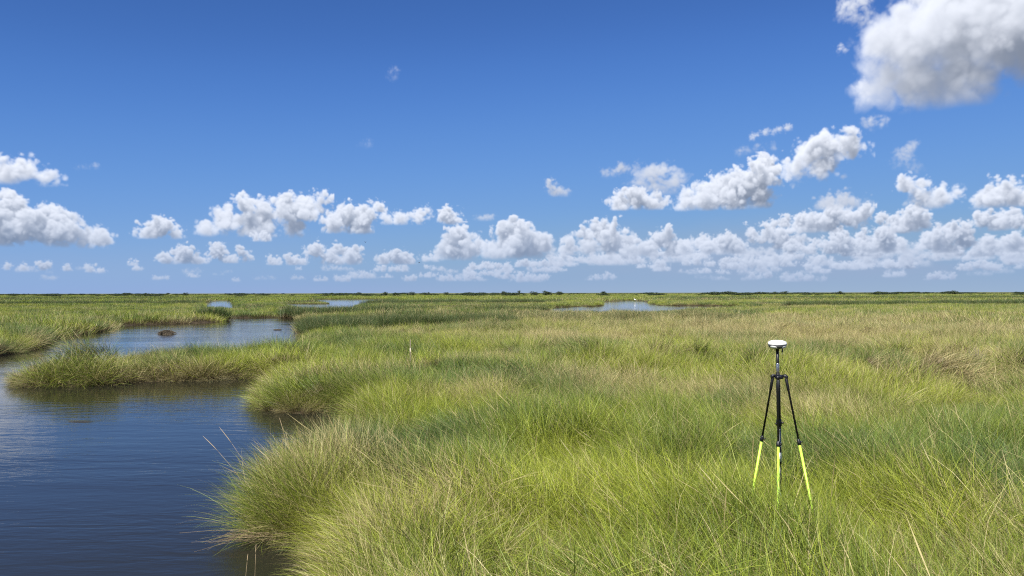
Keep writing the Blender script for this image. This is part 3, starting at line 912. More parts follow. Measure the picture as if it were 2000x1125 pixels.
zone('sward2', patch2_set, 19, 52, 1.1, 115, lab_near, dmin=.9)
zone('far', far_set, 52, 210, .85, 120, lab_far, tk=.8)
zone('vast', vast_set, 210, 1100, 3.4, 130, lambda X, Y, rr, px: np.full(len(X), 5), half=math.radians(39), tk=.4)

# dead stems and old growth hanging from the edge of the banks
def fringe():
    X, Y = polar_points(5, 33, .14, math.radians(41), 900)
    d = water_dist(X, Y)
    k = (d > -.06) & (d < .22)
    X, Y, d = X[k], Y[k], d[k]
    rs = np.random.RandomState(901)
    gx = water_dist(X + .2, Y) - d; gy = water_dist(X, Y + .2) - d
    n = len(X)
    sz = (.32 + .38 * rs.rand(n)) * (.5 + .9 * vnoise(X, Y, .8, 33))
    scatter('bank_litter', near_set, np.stack([X, Y, ground_from(d, X, Y) + .0], -1), np.stack([0 * X, .55 + .75 * rs.rand(n), np.arctan2(-gy, -gx) + rs.randn(n) * .6], -1),
            np.stack([sz, sz, sz], -1), rs.randint(0, NV, n), -.2 + .3 * rs.rand(n), .55 + .4 * rs.rand(n), 'brown dead stems hanging over the water along the pond banks')
fringe()

# low islands of grass standing in the far ponds
def island(px0, px1, py, deep, n, seed, label, hs=.8):
    rs = np.random.RandomState(seed)
    Y0 = F * H / (py - 572 - (1000 - (px0 + px1) / 2) * .0017)
    u_ = rs.rand(n); v_ = rs.rand(n)
    w_ = np.sqrt(np.clip(1 - (2 * u_ - 1) ** 2, 0, 1))
    Y = Y0 + deep * (v_ * w_ + .1); X = (px0 + (px1 - px0) * u_ - 1000) / F * Y0
    sz = hs * (.75 + .35 * rs.rand(n)) * (.55 + .45 * w_)
    scatter('island_grass', far_set, np.stack([X, Y, np.full(n, .02)], -1), np.stack([0 * X, rs.rand(n) * .25, rs.rand(n) * 6.28], -1), np.stack([sz, sz, sz], -1),
            rs.randint(0, NV, n), .35 + .3 * rs.rand(n), .15 + .2 * rs.rand(n), label)
island(1141, 1173, 597.5, 6, 60, 1, 'small rounded island of green reeds in the pond right of the middle', 1.25)
island(1078, 1133, 599.0, 9, 90, 2, 'longer brownish reed island left of the small rounded one')
island(560, 634, 594.0, 12, 130, 3, 'thin spit of brown grass lying across the far pond left of the middle')
island(1290, 1400, 596.5, 12, 150, 4, 'low grass island at the right end of the pond right of the middle')

# rows of older, darker tussocks along the edges of the beds
def tussock_row(line, n, deep, seed, label, hs=1.15, dr=.0, coll=None):
    rs = np.random.RandomState(seed); n = int(n * 1.8); hs *= 1.36
    lx = np.array([p[0] for p in line], dtype=float); ly = np.array([F * (H - LAND) / (p[1] - 572 - (1000 - p[0]) * .0017) for p in line])
    px = lx[0] + (lx[-1] - lx[0]) * rs.rand(n); Y = np.interp(px, lx, ly)
    Y = Y + deep * rs.rand(n) + (fbm(px, px * 0, 60, seed, 2) - .5) * deep * 1.5
    X = (px - 1000) / F * Y
    lump = vnoise(X, Y, 3.2, seed)
    d = water_dist(X, Y)
    k = (lump > .38) & (d > .05)
    X, Y, lump = X[k], Y[k], lump[k]; m = len(X)
    sz = hs * (.62 + .5 * lump) * (.85 + .3 * rs.rand(m))
    near = Y.mean() < 75
    wd = .9 if near else 1.0
    scatter('dark_tussocks', mid_set if near else far_set, np.stack([X, Y, np.full(m, LAND - .02)], -1), np.stack([0 * X, rs.rand(m) * .3, rs.rand(m) * 6.28], -1),
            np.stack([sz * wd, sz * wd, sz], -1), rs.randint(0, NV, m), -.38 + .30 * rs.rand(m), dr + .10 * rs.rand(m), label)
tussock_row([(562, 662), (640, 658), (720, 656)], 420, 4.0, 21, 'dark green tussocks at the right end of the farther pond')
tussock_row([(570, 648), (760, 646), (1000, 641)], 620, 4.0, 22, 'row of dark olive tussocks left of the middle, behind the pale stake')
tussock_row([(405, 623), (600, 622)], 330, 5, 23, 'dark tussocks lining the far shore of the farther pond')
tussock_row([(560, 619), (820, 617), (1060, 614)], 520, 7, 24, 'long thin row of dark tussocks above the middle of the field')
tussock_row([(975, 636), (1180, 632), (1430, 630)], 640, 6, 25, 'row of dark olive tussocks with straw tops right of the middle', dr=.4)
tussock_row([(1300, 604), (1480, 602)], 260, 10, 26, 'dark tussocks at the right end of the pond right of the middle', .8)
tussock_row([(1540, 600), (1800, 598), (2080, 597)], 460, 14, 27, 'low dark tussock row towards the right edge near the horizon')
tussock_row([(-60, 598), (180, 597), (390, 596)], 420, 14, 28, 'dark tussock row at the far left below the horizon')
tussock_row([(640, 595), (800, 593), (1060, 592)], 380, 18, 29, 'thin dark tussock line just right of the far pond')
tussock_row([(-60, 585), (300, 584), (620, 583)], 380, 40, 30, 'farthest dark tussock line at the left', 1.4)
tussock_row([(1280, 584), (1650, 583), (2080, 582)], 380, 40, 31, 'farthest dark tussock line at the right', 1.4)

# tussock hanging out over the near pond
def fan_tussock(cx, cy_, n, rad, seed, toward, spread, label, tmin, tmax, dr, smin=.85, smax=1.15):
    rs = np.random.RandomState(seed)
    a = rs.rand(n) * 2 * np.pi; q = np.sqrt(rs.rand(n)) * rad
    X = cx + np.cos(a) * q; Y = cy_ + np.sin(a) * q * 1.3
    ang = toward + (a - np.pi) * 0 + rs.randn(n) * spread
    tilt = tmin + (tmax - tmin) * rs.rand(n)
    sz = smin + (smax - smin) * rs.rand(n)
    scatter('leaning_grass', near_set, np.stack([X, Y, ground_z(X, Y) - .03], -1), np.stack([0 * X, tilt, ang], -1), np.stack([sz, sz, sz], -1),
            rs.randint(0, NV, n), np.clip(.62 + rs.randn(n) * .12, 0, 1), np.clip(dr + rs.rand(n) * .15, 0, 1), label)
fan_tussock(-2.50, 9.0, 64, .46, 501, math.radians(176), .75, 'big tussock of yellow-green grass fanning out to the left over the near pond', .12, .80, .10, .95, 1.38)
fan_tussock(-2.72, 10.3, 40, .45, 502, math.radians(150), .6, 'second grass tussock leaning over the near pond behind the big fanned one', .1, .6, .16, .95, 1.25)

# ------------------------------------------------------------------ antenna tripod in the grass
m_black = plain('black_paint', (.006, .006, .007), .40, 0, .3, 60)
m_carbon = plain('black_composite', (.007, .007, .008), .5, 0, .4, 90)
m_lime = plain('lime_paint', (.47, .75, .065), .45, 0, .10, 30)
m_white = plain('white_housing', (.82, .82, .80), .35, 0, .05, 30)
m_grey = plain('grey_housing', (.085, .088, .095), .45, 0, .2, 50)
m_metal = plain('bare_steel', (.55, .55, .55), .28, .9, .2, 50)
m_label = plain('white_print', (.72, .72, .72), .5, 0, .1, 70)

TX, TY = 2.745, 7.8
GZ = float(ground_z(np.array([TX]), np.array([TY]))[0])
tri = empty('surveying_tripod', (TX, TY, GZ))
tag(tri, 'black tripod with lime yellow lower legs standing in the marsh grass', 'tripod')
HD = 1.905 - GZ                              # height of the head over the ground
def loc(x, y, z): return (x - TX, y - TY, z - GZ)
b = MB()
b.lathe((0, 0, HD - .032), [(.026, -.012), (.040, -.010), (.042, 0), (.042, .020), (.034, .026), (.026, .027)], 24)
head = b.build('head_collar', m_black, tri, True)
feet = [('left', (-.058, .015), (2.45, 8.05)), ('right', (.062, -.020), (3.065, 7.50)), ('front', (-.030, -.060), (2.565, 7.33))]
for nm, hp, ft in feet:
    fz = float(ground_z(np.array([ft[0]]), np.array([ft[1]]))[0]) - GZ
    A = Vector((hp[0], hp[1], HD - .022)); B = Vector((ft[0] - TX, ft[1] - TY, fz - .04))
    ax = (B - A).normalized()
    hb = MB()                                 # hinge yoke reaching out from the collar
    mid = Vector((hp[0] * .45, hp[1] * .45, HD - .012))
    hb.tube([mid, A + Vector((0, 0, .014)), A + Vector((hp[0] * .12, hp[1] * .12, .004)), A + ax * .03], [.011, .015, .017, .014], 10)
    hb.tube([A + Vector((-.02, 0, 0)), A + Vector((.02, 0, 0))], .008, 10)
    hb.build('hinge', m_black, tri, True)
    leg = MB()
    J = A + (B - A) * .372
    leg.tube([A, A + ax * .02, A + ax * .14, A + ax * .143, J], [.011, .0155, .0145, .0105, .0100], 12)
    lg = leg.build('leg', m_carbon, tri, True)
    cl = MB()
    cl.tube([J - ax * .045, J - ax * .035, J - ax * .01, J + ax * .012, J + ax * .014], [.011, .016, .019, .020, .016], 12)
    side = ax.cross(Vector((0, 1, 0))).normalized()
    cl.tube([J - ax * .012 + side * .015, J - ax * .012 + side * .034], [.007, .009], 8)
    cl.build('leg_clamp', m_black, lg, True)
    lo = MB()
    lo.tube([J + ax * .008, B - ax * .10, B - ax * .09], [.0125, .0118, .009], 12)
    lo.build('lower_leg', m_lime, lg, True)
    fp = MB(); fp.tube([B - ax * .10, B - ax * .06, B + ax * .03], [.012, .010, .002], 10)
    fp.build('foot_point', m_metal, lg, True)

# the range pole held by the tripod
pole = empty('range_pole', (TX, TY, GZ))
tag(pole, 'black range pole upright through the tripod collar, with white printed bands', 'survey pole')
TILT = Vector((-.030, .010, 0))               # leans slightly: the top is to the left of the point
def P_(z):                                    # point of the pole axis at world height z
    t = (z - GZ) / 2.0
    return Vector((.018, 0, 0)) + TILT * t + Vector((0, 0, z - GZ))
b = MB(); b.tube([P_(1.92), P_(2.165)], .0148, 16); b.build('upper_tube', m_carbon, pole, True)
b = MB(); b.tube([P_(1.925), P_(1.93), P_(2.015), P_(2.02)], [.0150, .0165, .0165, .0150], 16); sl = b.build('label_sleeve', m_metal, pole, True)
b = MB()
rnd = random.Random(9)
zz = 1.938
while zz < 2.006:                             # upright print round the front of the sleeve
    h_ = rnd.uniform(.004, .009)
    c0 = P_(zz + h_ / 2)
    for sx_ in (-.0065, .0015):
        if rnd.random() < .8:
            b.box(c0 + Vector((sx_ + rnd.uniform(-.001, .001), -.0160, 0)), (rnd.uniform(.003, .006), .0012, h_))
    zz += h_ + .003
b.build('print', m_black, sl)
b = MB(); b.tube([P_(1.42), P_(1.421), P_(1.80), P_(1.805), P_(1.92)], [.0195, .0205, .0205, .0175, .0175], 18); b.build('outer_tube', m_carbon, pole, True)
b = MB(); b.tube([P_(1.37), P_(1.38), P_(1.41), P_(1.44), P_(1.45)], [.021, .027, .028, .025, .021], 18)
b.tube([P_(1.41) + Vector((.024, -.004, 0)), P_(1.41) + Vector((.044, -.008, 0))], [.009, .011], 10)
b.tube([P_(1.40) + Vector((-.024, -.004, 0)), P_(1.40) + Vector((-.038, -.006, 0))], [.008, .009], 10)
b.build('pole_clamp', m_black, pole, True)
b = MB(); b.tube([P_(.98), P_(.985), P_(1.37)], [.018, .019, .019], 18); b.build('lower_tube', m_carbon, pole, True)
for z in (1.335, 1.205, 1.165):
    b = MB(); b.tube([P_(z), P_(z + .007)], .0196, 18); b.build('ring', m_label, pole, True)
b = MB(); b.box(P_(1.27) + Vector((.002, -.0192, 0)), (.006, .002, .105)); b.build('stripe', m_label, pole)
b = MB()
zz = 1.022
b.tube([P_(1.015), P_(1.105)], .0194, 18)
pb = b.build('print_band', m_label, pole, True)
b = MB()
for i in range(7):
    c0 = P_(zz + i * .0115 + .004)
    for sx_ in (-.006, .0, .006):
        if rnd.random() < .55: b.box(c0 + Vector((sx_, -.0192, 0)), (.0045, .0012, .007))
b.build('print', m_black, pb)
b = MB(); b.tube([P_(.98), P_(.80), P_(.40), P_(GZ + .10), P_(GZ - .05)], [.0165, .0160, .0150, .0140, .002], 16); b.build('point_tube', m_black, pole, True)

# the receiver on top
top = P_(2.165)
rec = empty('satellite_receiver', (TX + top.x, TY + top.y, 2.165))
tag(rec, 'round white satellite receiver with a grey underside on top of the pole', 'receiver')
b = MB()
b.lathe((0, 0, 0), [(.0895, .047), (.0925, .052), (.0930, .060), (.0915, .066), (.0850, .078), (.070, .086), (.045, .092), (.015, .094), (.001, .0945)], 48)
b.build('dome', m_white, rec, True)
b = MB()
b.lathe((0, 0, 0), [(.020, .000), (.036, .003), (.060, .010), (.078, .020), (.087, .034), (.0905, .0465)], 48)
b.build('lower_shell', m_grey, rec, True)
b = MB()
b.lathe((0, 0, 0), [(.0896, .0445), (.0918, .0452), (.0918, .0495), (.0896, .0500)], 48)
b.build('seam_ring', m_grey, rec, True)
for a0 in (-140, -48, 40, 132):               # the four white scoops round the underside
    b = MB(); n_ = 9; vs_ = []; fs_ = []
    for i in range(n_):
        u_ = i / (n_ - 1) * 2 - 1
        an = math.radians(a0 + u_ * 31)
        w_ = math.sqrt(max(0, 1 - u_ * u_))
        for k, t_ in enumerate((0, .33, .66, 1)):
            zl = .008 + (.010 + .022 * w_) * t_ * 1.0
            rl = np.interp(zl, [.000, .003, .010, .020, .034, .0465], [.020, .036, .060, .078, .087, .0905])
            rr_ = rl + .0035 * math.sin(math.pi * min(1, max(.12, t_))) * (.3 + w_) + .0012
            vs_.append((rr_ * math.cos(an), rr_ * math.sin(an), zl))
    for i in range(n_ - 1):
        for k in range(3):
            fs_.append((i * 4 + k, (i + 1) * 4 + k, (i + 1) * 4 + k + 1, i * 4 + k + 1))
    b.add(vs_, fs_); b.build('scoop', m_white, rec, True)
b = MB(); b.lathe((0, 0, 0), [(.0150, -.022), (.0175, -.020), (.0175, -.002), (.024, .001), (.024, .004)], 20); b.build('mount_thread', m_black, rec, True)
b = MB(); b.tube([(.040, -.030, .008), (.040, -.030, -.012), (.0385, -.031, -.020), (.037, -.031, -.030)], [.0065, .0070, .0085, .0045], 10)
an_ = b.build('antenna_base', m_black, rec, True)
b = MB(); b.tube([(.0385, -.031, -.026), (.0375, -.031, -.105)], [.0030, .0026], 8); b.build('whip', m_black, an_, True)
b = MB(); b.tube([(.0375, -.031, -.103), (.0375, -.031, -.112)], [.0036, .0034], 8); b.build('whip_tip', m_black, an_, True)

# ------------------------------------------------------------------ things on and round the ponds
m_thatch = plain('wet_thatch', (.085, .065, .040), .9, 0, .7, 9)
m_wood = plain('weathered_wood', (.30, .25, .18), .85, 0, .5, 20)
m_pale = plain('pale_wood', (.62, .56, .44), .8, 0, .3, 20)

def ribbon_heap(name, cx, cy_, rx, ry, hh, n, seed, m, parent=None):
    """dead stems lying over one another on a low mound"""
    r_ = random.Random(seed); b_ = MB(); N1, N2 = 22, 7
    vs_ = []
    for j in range(N2):
        q = j / (N2 - 1)
        for i in range(N1):
            a_ = 2 * math.pi * i / N1
            k_ = 1 + .12 * math.sin(3 * a_ + seed) + r_.uniform(-.05, .05)
            vs_.append((math.cos(a_) * rx * k_ * (1 - q), math.sin(a_) * ry * k_ * (1 - q), hh * (1 - (1 - q) ** 2.2) - .04 + r_.uniform(-.02, .02) * (q > 0)))
    fs_ = [(j * N1 + i, j * N1 + (i + 1) % N1, (j + 1) * N1 + (i + 1) % N1, (j + 1) * N1 + i) for j in range(N2 - 1) for i in range(N1)]
    b_.add(vs_, fs_)
    return b_
def stems(n, rx, ry, hh, seed, lmin, lmax, w):
    r_ = random.Random(seed); b_ = MB()
    for i in range(n):
        a_ = r_.uniform(0, 6.283); q = math.sqrt(r_.random()) * .95
        x, y = math.cos(a_) * rx * q, math.sin(a_) * ry * q
        z = hh * (1 - q ** 2.2) + .01
        an = r_.gauss(0, .5) + (0 if r_.random() < .6 else 1.5); L = r_.uniform(lmin, lmax) / 2
        d_ = Vector((math.cos(an), math.sin(an), r_.uniform(-.25, .12)))
        s_ = Vector((-d_.y, d_.x, .4)).normalized() * w
        c_ = Vector((x, y, z))
        b_.add([c_ - d_ * L - s_, c_ - d_ * L + s_, c_ + d_ * L + s_, c_ + d_ * L - s_, c_ + Vector((0, 0, .03))], [(0, 1, 4), (1, 2, 4), (2, 3, 4), (3, 0, 4)])
    return b_
mx_, my_ = wp(326, 652)
md = empty('reed_mound', (mx_, my_, 0))
tag(md, 'low brown mound of dead reeds rising from the farther pond', 'mound')
ribbon_heap('heap', 0, 0, .56, .42, .22, 0, 4, m_thatch).build('heap', m_thatch, md, True)
st_ = stems(260, .56, .40, .22, 6, .15, .45, .006).build('reed_litter', m_thatch, md); st_['kind'] = 'stuff'
lx_, ly_ = wp(542, 644.5)
b = MB(); b.tube([(-.33, .02, .02), (-.2, 0, .035), (0, .01, .03), (.2, -.01, .04), (.30, .0, .03)], [.012, .035, .04, .038, .02], 9)
b.tube([(.12, 0, .05), (.2, .03, .10)], [.012, .006], 6)
lgo = b.build('driftwood_log', m_thatch, None, True, (lx_, ly_, 0)); tag(lgo, 'short dark piece of driftwood floating at the right end of the farther pond', 'driftwood')

fx_, fy_ = wp(157, 823.5)
b = MB(); b.tube([(-.25, 0, .008), (-.1, .01, .014), (.1, .0, .012), (.27, -.01, .006)], [.004, .008, .007, .002], 6)
o = b.build('floating_reed', m_thatch, None, True, (fx_, fy_, 0)); tag(o, 'single short reed stem floating on the open near pond', 'reed stem')

# stake
sx_, sy_ = (801 - 1000) / F * 22.0, 22.0
sg = float(ground_z(np.array([sx_]), np.array([sy_]))[0])
stk = empty('marker_stake', (sx_, sy_, sg))
tag(stk, 'thin pale wooden stake standing in the grass left of the middle', 'stake')
b = MB(); b.tube([(0, 0, -.1), (.004, 0, .55), (.006, 0, 1.215), (.002, 0, 1.24)], [.013, .013, .012, .004], 8); b.build('shaft', m_wood, stk, True)
b = MB(); b.box((.006, 0, .93), (.034, .030, .10)); b.build('band', m_pale, stk)

# birds in flight
m_bird = plain('dark_feathers', (.030, .028, .027), .7, 0, .3, 30)
def flying_bird(px, py, Y, span, yaw, up, label):
    o = empty('flying_bird', ((px - 1000) / F * Y, Y, H + (572 - py) / F * Y), yaw)
    tag(o, label, 'bird', 'birds flying over the marsh')
    b_ = MB(); s_ = span / 2
    b_.tube([(-.34 * s_, 0, 0), (-.22 * s_, 0, .02 * s_), (0, 0, 0), (.22 * s_, 0, .01 * s_), (.33 * s_, 0, .05 * s_), (.42 * s_, 0, .05 * s_), (.52 * s_, 0, .03 * s_)],
            [.03 * s_, .09 * s_, .14 * s_, .12 * s_, .085 * s_, .08 * s_, .01 * s_], 10)
    b_.build('body', m_bird, o, True)
    for sd in (-1, 1):
        w_ = MB()
        pts = [(.16, .08, 0, .34), (.14, .45, up * .5, .30), (.04, .75, up * .75, .20), (-.12, 1.0, up * .8, .05)]
        vs_ = []
        for (x, y, z, c) in pts:
            for dx_, dz_ in ((0, 0), (-c * .4, .02), (-c, 0), (-c * .4, -.012)):
                vs_.append(((x + dx_) * s_, sd * y * s_, (z + dz_) * s_))
        fs_ = [(i * 4 + k, i * 4 + (k + 1) % 4, (i + 1) * 4 + (k + 1) % 4, (i + 1) * 4 + k) for i in range(3) for k in range(4)] + [(0, 1, 2, 3), (12, 13, 14, 15)]
        w_.add(vs_, fs_); w_.build('wing', m_bird, o, True)
    t_ = MB(); t_.add([(-.28 * s_, -.05 * s_, .005), (-.28 * s_, .05 * s_, .005), (-.62 * s_, .13 * s_, .0), (-.62 * s_, -.13 * s_, .0), (-.28 * s_, 0, -.02 * s_), (-.6 * s_, 0, -.02 * s_)],
                      [(0, 1, 2, 3), (0, 3, 5, 4), (1, 4, 5, 2), (0, 4, 1), (3, 2, 5)]); t_.build('tail', m_bird, o)
flying_bird(714, 472.5, 75, .36, 2.4, .55, 'small dark bird in flight, the higher of the two')
flying_bird(819, 512, 78, .38, .6, -.35, 'small dark bird in flight, the lower one just above the white clouds')

# egret at the edge of the pond on the right
m_egret = plain('white_feathers', (.85, .85, .83), .6, 0, .05, 20)
m_bill = plain('yellow_bill', (.65, .42, .06), .5, 0, .1, 20)
m_legs = plain('dark_legs', (.02, .02, .02), .5, 0, .1, 20)
ex, ey = wp(1240, 589.5)
eg = empty('egret', (ex, ey, -.02), 2.6)
tag(eg, 'white egret standing at the edge of the pond on the right', 'egret')
b = MB()
b.tube([(-.42, 0, .50), (-.30, 0, .55), (-.10, 0, .63), (.10, 0, .70), (.20, 0, .78), (.16, 0, .90), (.22, 0, 1.02), (.27, 0, 1.12), (.31, 0, 1.16), (.38, 0, 1.155), (.42, 0, 1.14)],
       [.015, .07, .115, .115, .065, .030, .026, .025, .034, .028, .010], 12)
b.build('body', m_egret, eg, True)
for sd in (-1, 1):
    w_ = MB(); w_.tube([(-.46, sd * .03, .50), (-.25, sd * .095, .60), (.0, sd * .105, .67), (.13, sd * .07, .72)], [.01, .05, .055, .02], 8); w_.build('wing', m_egret, eg, True)
    l_ = MB(); l_.tube([(-.02 + sd * .05, sd * .04, .58), (.0 + sd * .06, sd * .045, .30), (-.03 + sd * .07, sd * .045, .02)], [.014, .009, .008], 6)
    l_.tube([(-.03 + sd * .07, sd * .045, .02), (.06 + sd * .07, sd * .05, .01)], [.008, .005], 6); l_.build('leg', m_legs, eg, True)
b = MB(); b.tube([(.41, 0, 1.145), (.54, 0, 1.12)], [.011, .002], 8); b.build('bill', m_bill, eg, True)

# loose reeds lying on the water below the fanned tussock, and a bare bush in the field
m_straw = plain('dry_straw', (.46, .35, .20), .8, 0, .4, 30)
r_ = random.Random(12); b = MB()
for i in range(26):
    x0_ = r_.uniform(-.15, .35); y0_ = r_.uniform(-.10, .10)
    an = math.pi + r_.gauss(.05, .16); L = r_.uniform(.35, .85)
    p0 = Vector((x0_, y0_, r_.uniform(.03, .12))); p1 = p0 + Vector((math.cos(an) * L * .55, math.sin(an) * L * .5, r_.uniform(-.01, .05)))
    p2 = p0 + Vector((math.cos(an) * L, math.sin(an) * L + r_.gauss(0, .03), -.03 + r_.uniform(-.03, .03)))
    b.tube([p0, p1, p2], [.0028, .0025, .0012], 3, False)
o = b.build('fallen_reeds', m_straw, None, False, (-2.72, 8.30, .02)); tag(o, 'sheaf of dry straw-coloured reeds lying out over the water below the fanned tussock', 'reeds', kind='stuff')

def seed_stalk(x, y, z, h_, lean, az_, label):
    o = empty('seed_stalk', (x, y, z)); tag(o, label, 'grass stalk', 'dry seed stalks standing out against the near pond')
    d_ = Vector((math.cos(az_), math.sin(az_), 0))
    P = [d_ * (lean * h_ * t ** 1.4) + Vector((0, 0, h_ * t * (1 - .15 * lean * t))) for t in (0, .3, .6, .82)]
    b_ = MB(); b_.tube(P, [.0019, .0016, .0013, .0011], 5); b_.build('stem', m_straw, o, True)
    Q = [d_ * (lean * h_ * t ** 1.4) + Vector((0, 0, h_ * t * (1 - .15 * lean * t))) for t in (.80, .86, .93, 1.0)]
    c_ = MB(); c_.tube(Q, [.0012, .0034, .0030, .0008], 6); c_.build('seed_head', m_straw, o, True)
for (x, y, h_, ln, az_, lb) in ((-2.45, 6.95, .36, .12, 1.2, 'upright dry seed stalk at the bottom edge of the near pond, left one'),
                                (-2.36, 6.95, .46, .03, 0, 'upright dry seed stalk at the bottom edge of the near pond, taller right one'),
                                (-2.95, 9.0, 1.15, .72, 2.9, 'dry seed stalk leaning far out left over the near pond, the lower of its pair'),
                                (-2.95, 9.2, 1.20, .62, 2.8, 'dry seed stalk leaning left over the near pond, the upper of its pair'),
                                (-2.9, 10.2, 1.10, .30, 2.6, 'dry seed stalk rising from the second tussock against the water')):
    seed_stalk(x, y, float(ground_z(np.array([x]), np.array([y]))[0]) * 0 + .0, h_, ln, az_, lb)

bx_, by_ = (1905 - 1000) / F * 21.5, 21.5
m_twig = plain('grey_twigs', (.16, .13, .11), .85, 0, .4, 20)
bb = empty('bare_bush', (bx_, by_, .12)); tag(bb, 'bare grey-brown twiggy bush in the grass near the right edge', 'bush')
r_ = random.Random(5)
b = MB()
for i in range(7):
    a_ = r_.uniform(0, 6.28); b.tube([(0, 0, -.05), (math.cos(a_) * .05, math.sin(a_) * .05, .25), (math.cos(a_) * .12, math.sin(a_) * .12, .55)], [.012, .009, .007], 6)
b.build('stem', m_twig, bb, True)
b = MB()
for i in range(150):
    a_ = r_.uniform(0, 6.28); q = r_.uniform(.0, .28); z0_ = r_.uniform(.1, .6); L = r_.uniform(.3, .62); sp_ = r_.uniform(.05, .5)
    p0 = Vector((math.cos(a_) * q * .4, math.sin(a_) * q * .4, z0_)); d_ = Vector((math.cos(a_) * sp_, math.sin(a_) * sp_, 1)).normalized()
    p1 = p0 + d_ * L * .5 + Vector((r_.gauss(0, .02), r_.gauss(0, .02), 0)); p2 = p0 + d_ * L
    b.tube([p0, p1, p2], [.005, .0035, .0015], 3, False)
tw = b.build('twigs', m_twig, bb, False)

# ------------------------------------------------------------------ shrubs along the horizon
def shrub_mat():
    M = Mat('shrub_leaf')
    oi_ = M.n('ShaderNodeObjectInfo'); g_ = M.n('ShaderNodeNewGeometry')
    f = M.noise(.9, 4, g_.outputs['Position'])
    c = M.ramp(f, [(.3, (.018, .030, .010)), (.55, (.036, .055, .017)), (.75, (.065, .085, .026))])
    b_ = M.n('ShaderNodeBsdfPrincipled'); M.l(c, b_.inputs['Base Color']); b_.inputs['Roughness'].default_value = .6
    tr = M.n('ShaderNodeBsdfTranslucent'); M.l(c, tr.inputs[0]); mx = M.n('ShaderNodeMixShader'); mx.inputs[0].default_value = .25
    M.l(b_.outputs[0], mx.inputs[1]); M.l(tr.outputs[0], mx.inputs[2]); M.l(mx.outputs[0], M.out.inputs[0]); return M.m
m_shrub = shrub_mat(); m_bark = plain('grey_bark', (.12, .095, .07), .9, 0, .5, 6)
def crown_mesh(seed, w, h_, n, leaf):
    """leaf-sized faces in uneven clumps"""
    r_ = np.random.RandomState(seed); k = 9
    cs = np.stack([r_.uniform(-.36, .36, k) * w, r_.uniform(-.36, .36, k) * w, r_.uniform(.30, .72, k) * h_], -1)
    cr = r_.uniform(.16, .30, k) * min(w, h_ * 1.5)
    ci = r_.randint(0, k, n)
    d_ = r_.randn(n, 3); d_ /= np.linalg.norm(d_, axis=1)[:, None]; q = r_.rand(n, 1) ** .45
    P = cs[ci] + d_ * q * cr[ci][:, None] * np.array([1.2, 1.2, .9])
    P[:, 2] = np.maximum(P[:, 2], .05)
    a_ = r_.randn(n, 3); a_ /= np.linalg.norm(a_, axis=1)[:, None]; b_ = np.cross(a_, r_.randn(n, 3)); b_ /= np.linalg.norm(b_, axis=1)[:, None]
    s_ = leaf * (.6 + .8 * r_.rand(n, 1))
    V = np.stack([P - a_ * s_, P + b_ * s_ * .6, P + a_ * s_, P - b_ * s_ * .6], 1).reshape(-1, 3)
    me = bpy.data.meshes.new('crown'); me.from_pydata(V.tolist(), [], np.arange(n * 4).reshape(n, 4).tolist()); me.materials.append(m_shrub); me.update()
    return me
crowns = [crown_mesh(700 + i, 4.2, 2.9, 900, .17) for i in range(5)]
def trunk_mesh(seed):
    r_ = random.Random(seed); b_ = MB()
    for i in range(4):
        a_ = r_.uniform(0, 6.28); e_ = Vector((math.cos(a_) * 1.1, math.sin(a_) * 1.1, 1.9 + r_.uniform(-.3, .3)))
        b_.tube([(0, 0, -.1), e_ * .35 + Vector((0, 0, .2)), e_ * .7 + Vector((r_.uniform(-.2, .2), 0, .1)), e_], [.12, .09, .06, .02], 6)
    me = bpy.data.meshes.new('trunk'); me.from_pydata(b_.v, [], b_.f); me.materials.append(m_bark); me.update(); return me
trunks = [trunk_mesh(i) for i in range(3)]
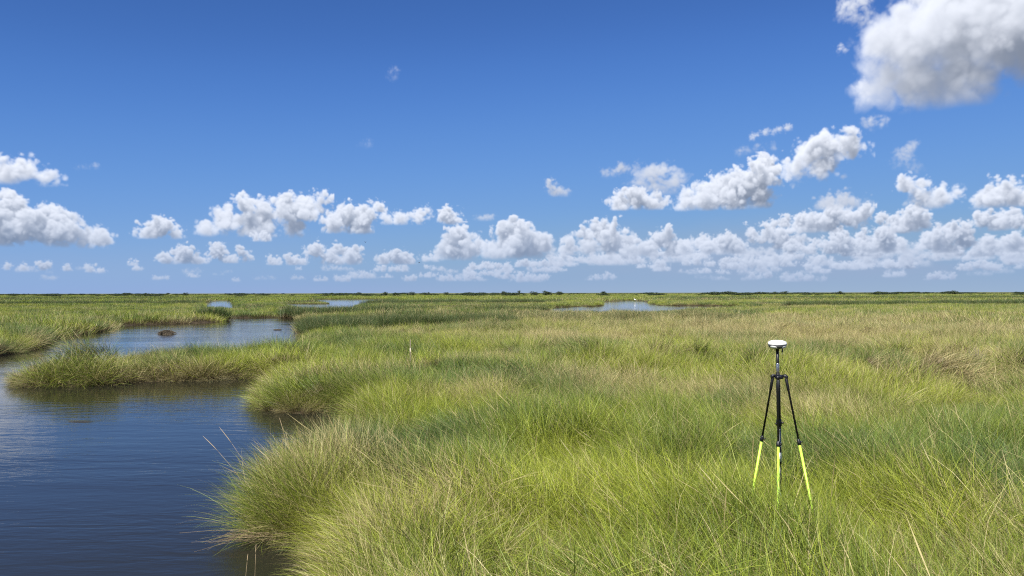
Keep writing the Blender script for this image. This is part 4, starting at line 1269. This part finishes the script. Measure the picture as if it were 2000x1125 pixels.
SH_ = [(362, 640, 4.6, 3.6, 'round dark shrub standing alone on the horizon at the left'), (750, 560, 5.0, 3.6, 'round dark green shrub on the horizon, left one of a close pair'),
       (774, 560, 4.6, 3.5, 'round dark green shrub on the horizon, right one of a close pair'), (802, 600, 6.5, 3.8, 'wide dark shrub on the horizon just right of the close pair'),
       (832, 660, 6.0, 3.7, 'low reddish-dark shrub on the horizon between the wide shrub and the middle'), (872, 700, 5.5, 3.6, 'small shrub on the horizon left of the middle clump'),
       (985, 620, 6.5, 4.0, 'bushy shrub on the horizon at the left end of the long middle thicket'), (1014, 640, 2.4, 5.6, 'thin taller tree poking above the shrubs in the middle of the horizon'),
       (1045, 600, 7.0, 4.0, 'shrub at the left of the densest thicket on the horizon'), (1068, 590, 8.5, 4.6, 'tallest and densest shrub of the thicket in the middle of the horizon'),
       (1092, 620, 6.5, 3.9, 'shrub on the right shoulder of the densest thicket on the horizon'), (1180, 700, 7.0, 4.0, 'shrub on the horizon above the pond on the right'),
       (1395, 560, 9.0, 3.6, 'pale broad shrub on the horizon left of the tripod'), (1530, 680, 7.0, 4.0, 'dark shrub on the horizon just above the tripod'),
       (1640, 700, 8.0, 4.1, 'dark shrub on the horizon right of the tripod'), (1862, 650, 9.0, 4.0, 'broad dark shrub on the horizon near the right edge')]
for i, (px, Y, w_, h_, lb) in enumerate(SH_):
    o = empty('shrub', ((px - 1000) / F * Y, Y, .1), i * 1.7); tag(o, lb, 'shrub', 'shrubs along the horizon')
    c_ = bpy.data.objects.new('crown', crowns[i % 5]); t_ = bpy.data.objects.new('trunk', trunks[i % 3])
    for q in (c_, t_):
        col.objects.link(q); q.parent = o; q.scale = (w_ / 4.2, w_ / 4.2, h_ / 2.9)
# the rest of the shrub belt reads as one mass
shc = bpy.data.collections.new('shrub_shapes')
for i in range(5):
    q = bpy.data.objects.new('shrub_shape_%d' % i, crowns[i]); shc.objects.link(q)
rs = np.random.RandomState(77)
n = 11000
px = rs.uniform(-500, 2500, n); Y = 480 + 1500 * rs.rand(n) ** .8; X = (px - 1000) / F * Y
dens = .34 + .8 * np.exp(-((px - 1010) / 230) ** 2) + .35 * sstep(1450, 1650, px) + .2 * (px < 520)
k = (rs.rand(n) < dens * sstep(.38, .66, fbm(px * 1.0, Y * .4, 60, 7, 3)) * 1.5) & (water_dist(X, Y) > 0)
px, Y, X = px[k], Y[k], X[k]; n = len(X)
sz = (.45 + .5 * rs.rand(n)) * (.6 + 1.1 * sstep(.4, .75, fbm(px, Y * .1, 45, 12, 2)))
o = scatter('shrub_belt', shc, np.stack([X, Y, np.full(n, .1)], -1), np.stack([0 * X, 0 * X, rs.rand(n) * 6.28], -1),
            np.stack([sz * 1.6, sz * 1.6, sz * (.62 + .3 * rs.rand(n))], -1), rs.randint(0, 5, n), 0 * X, 0 * X,
            'low dark belt of marsh shrubs all along the horizon', 'shrubs')
o.data.materials.clear(); o.data.materials.append(m_shrub)
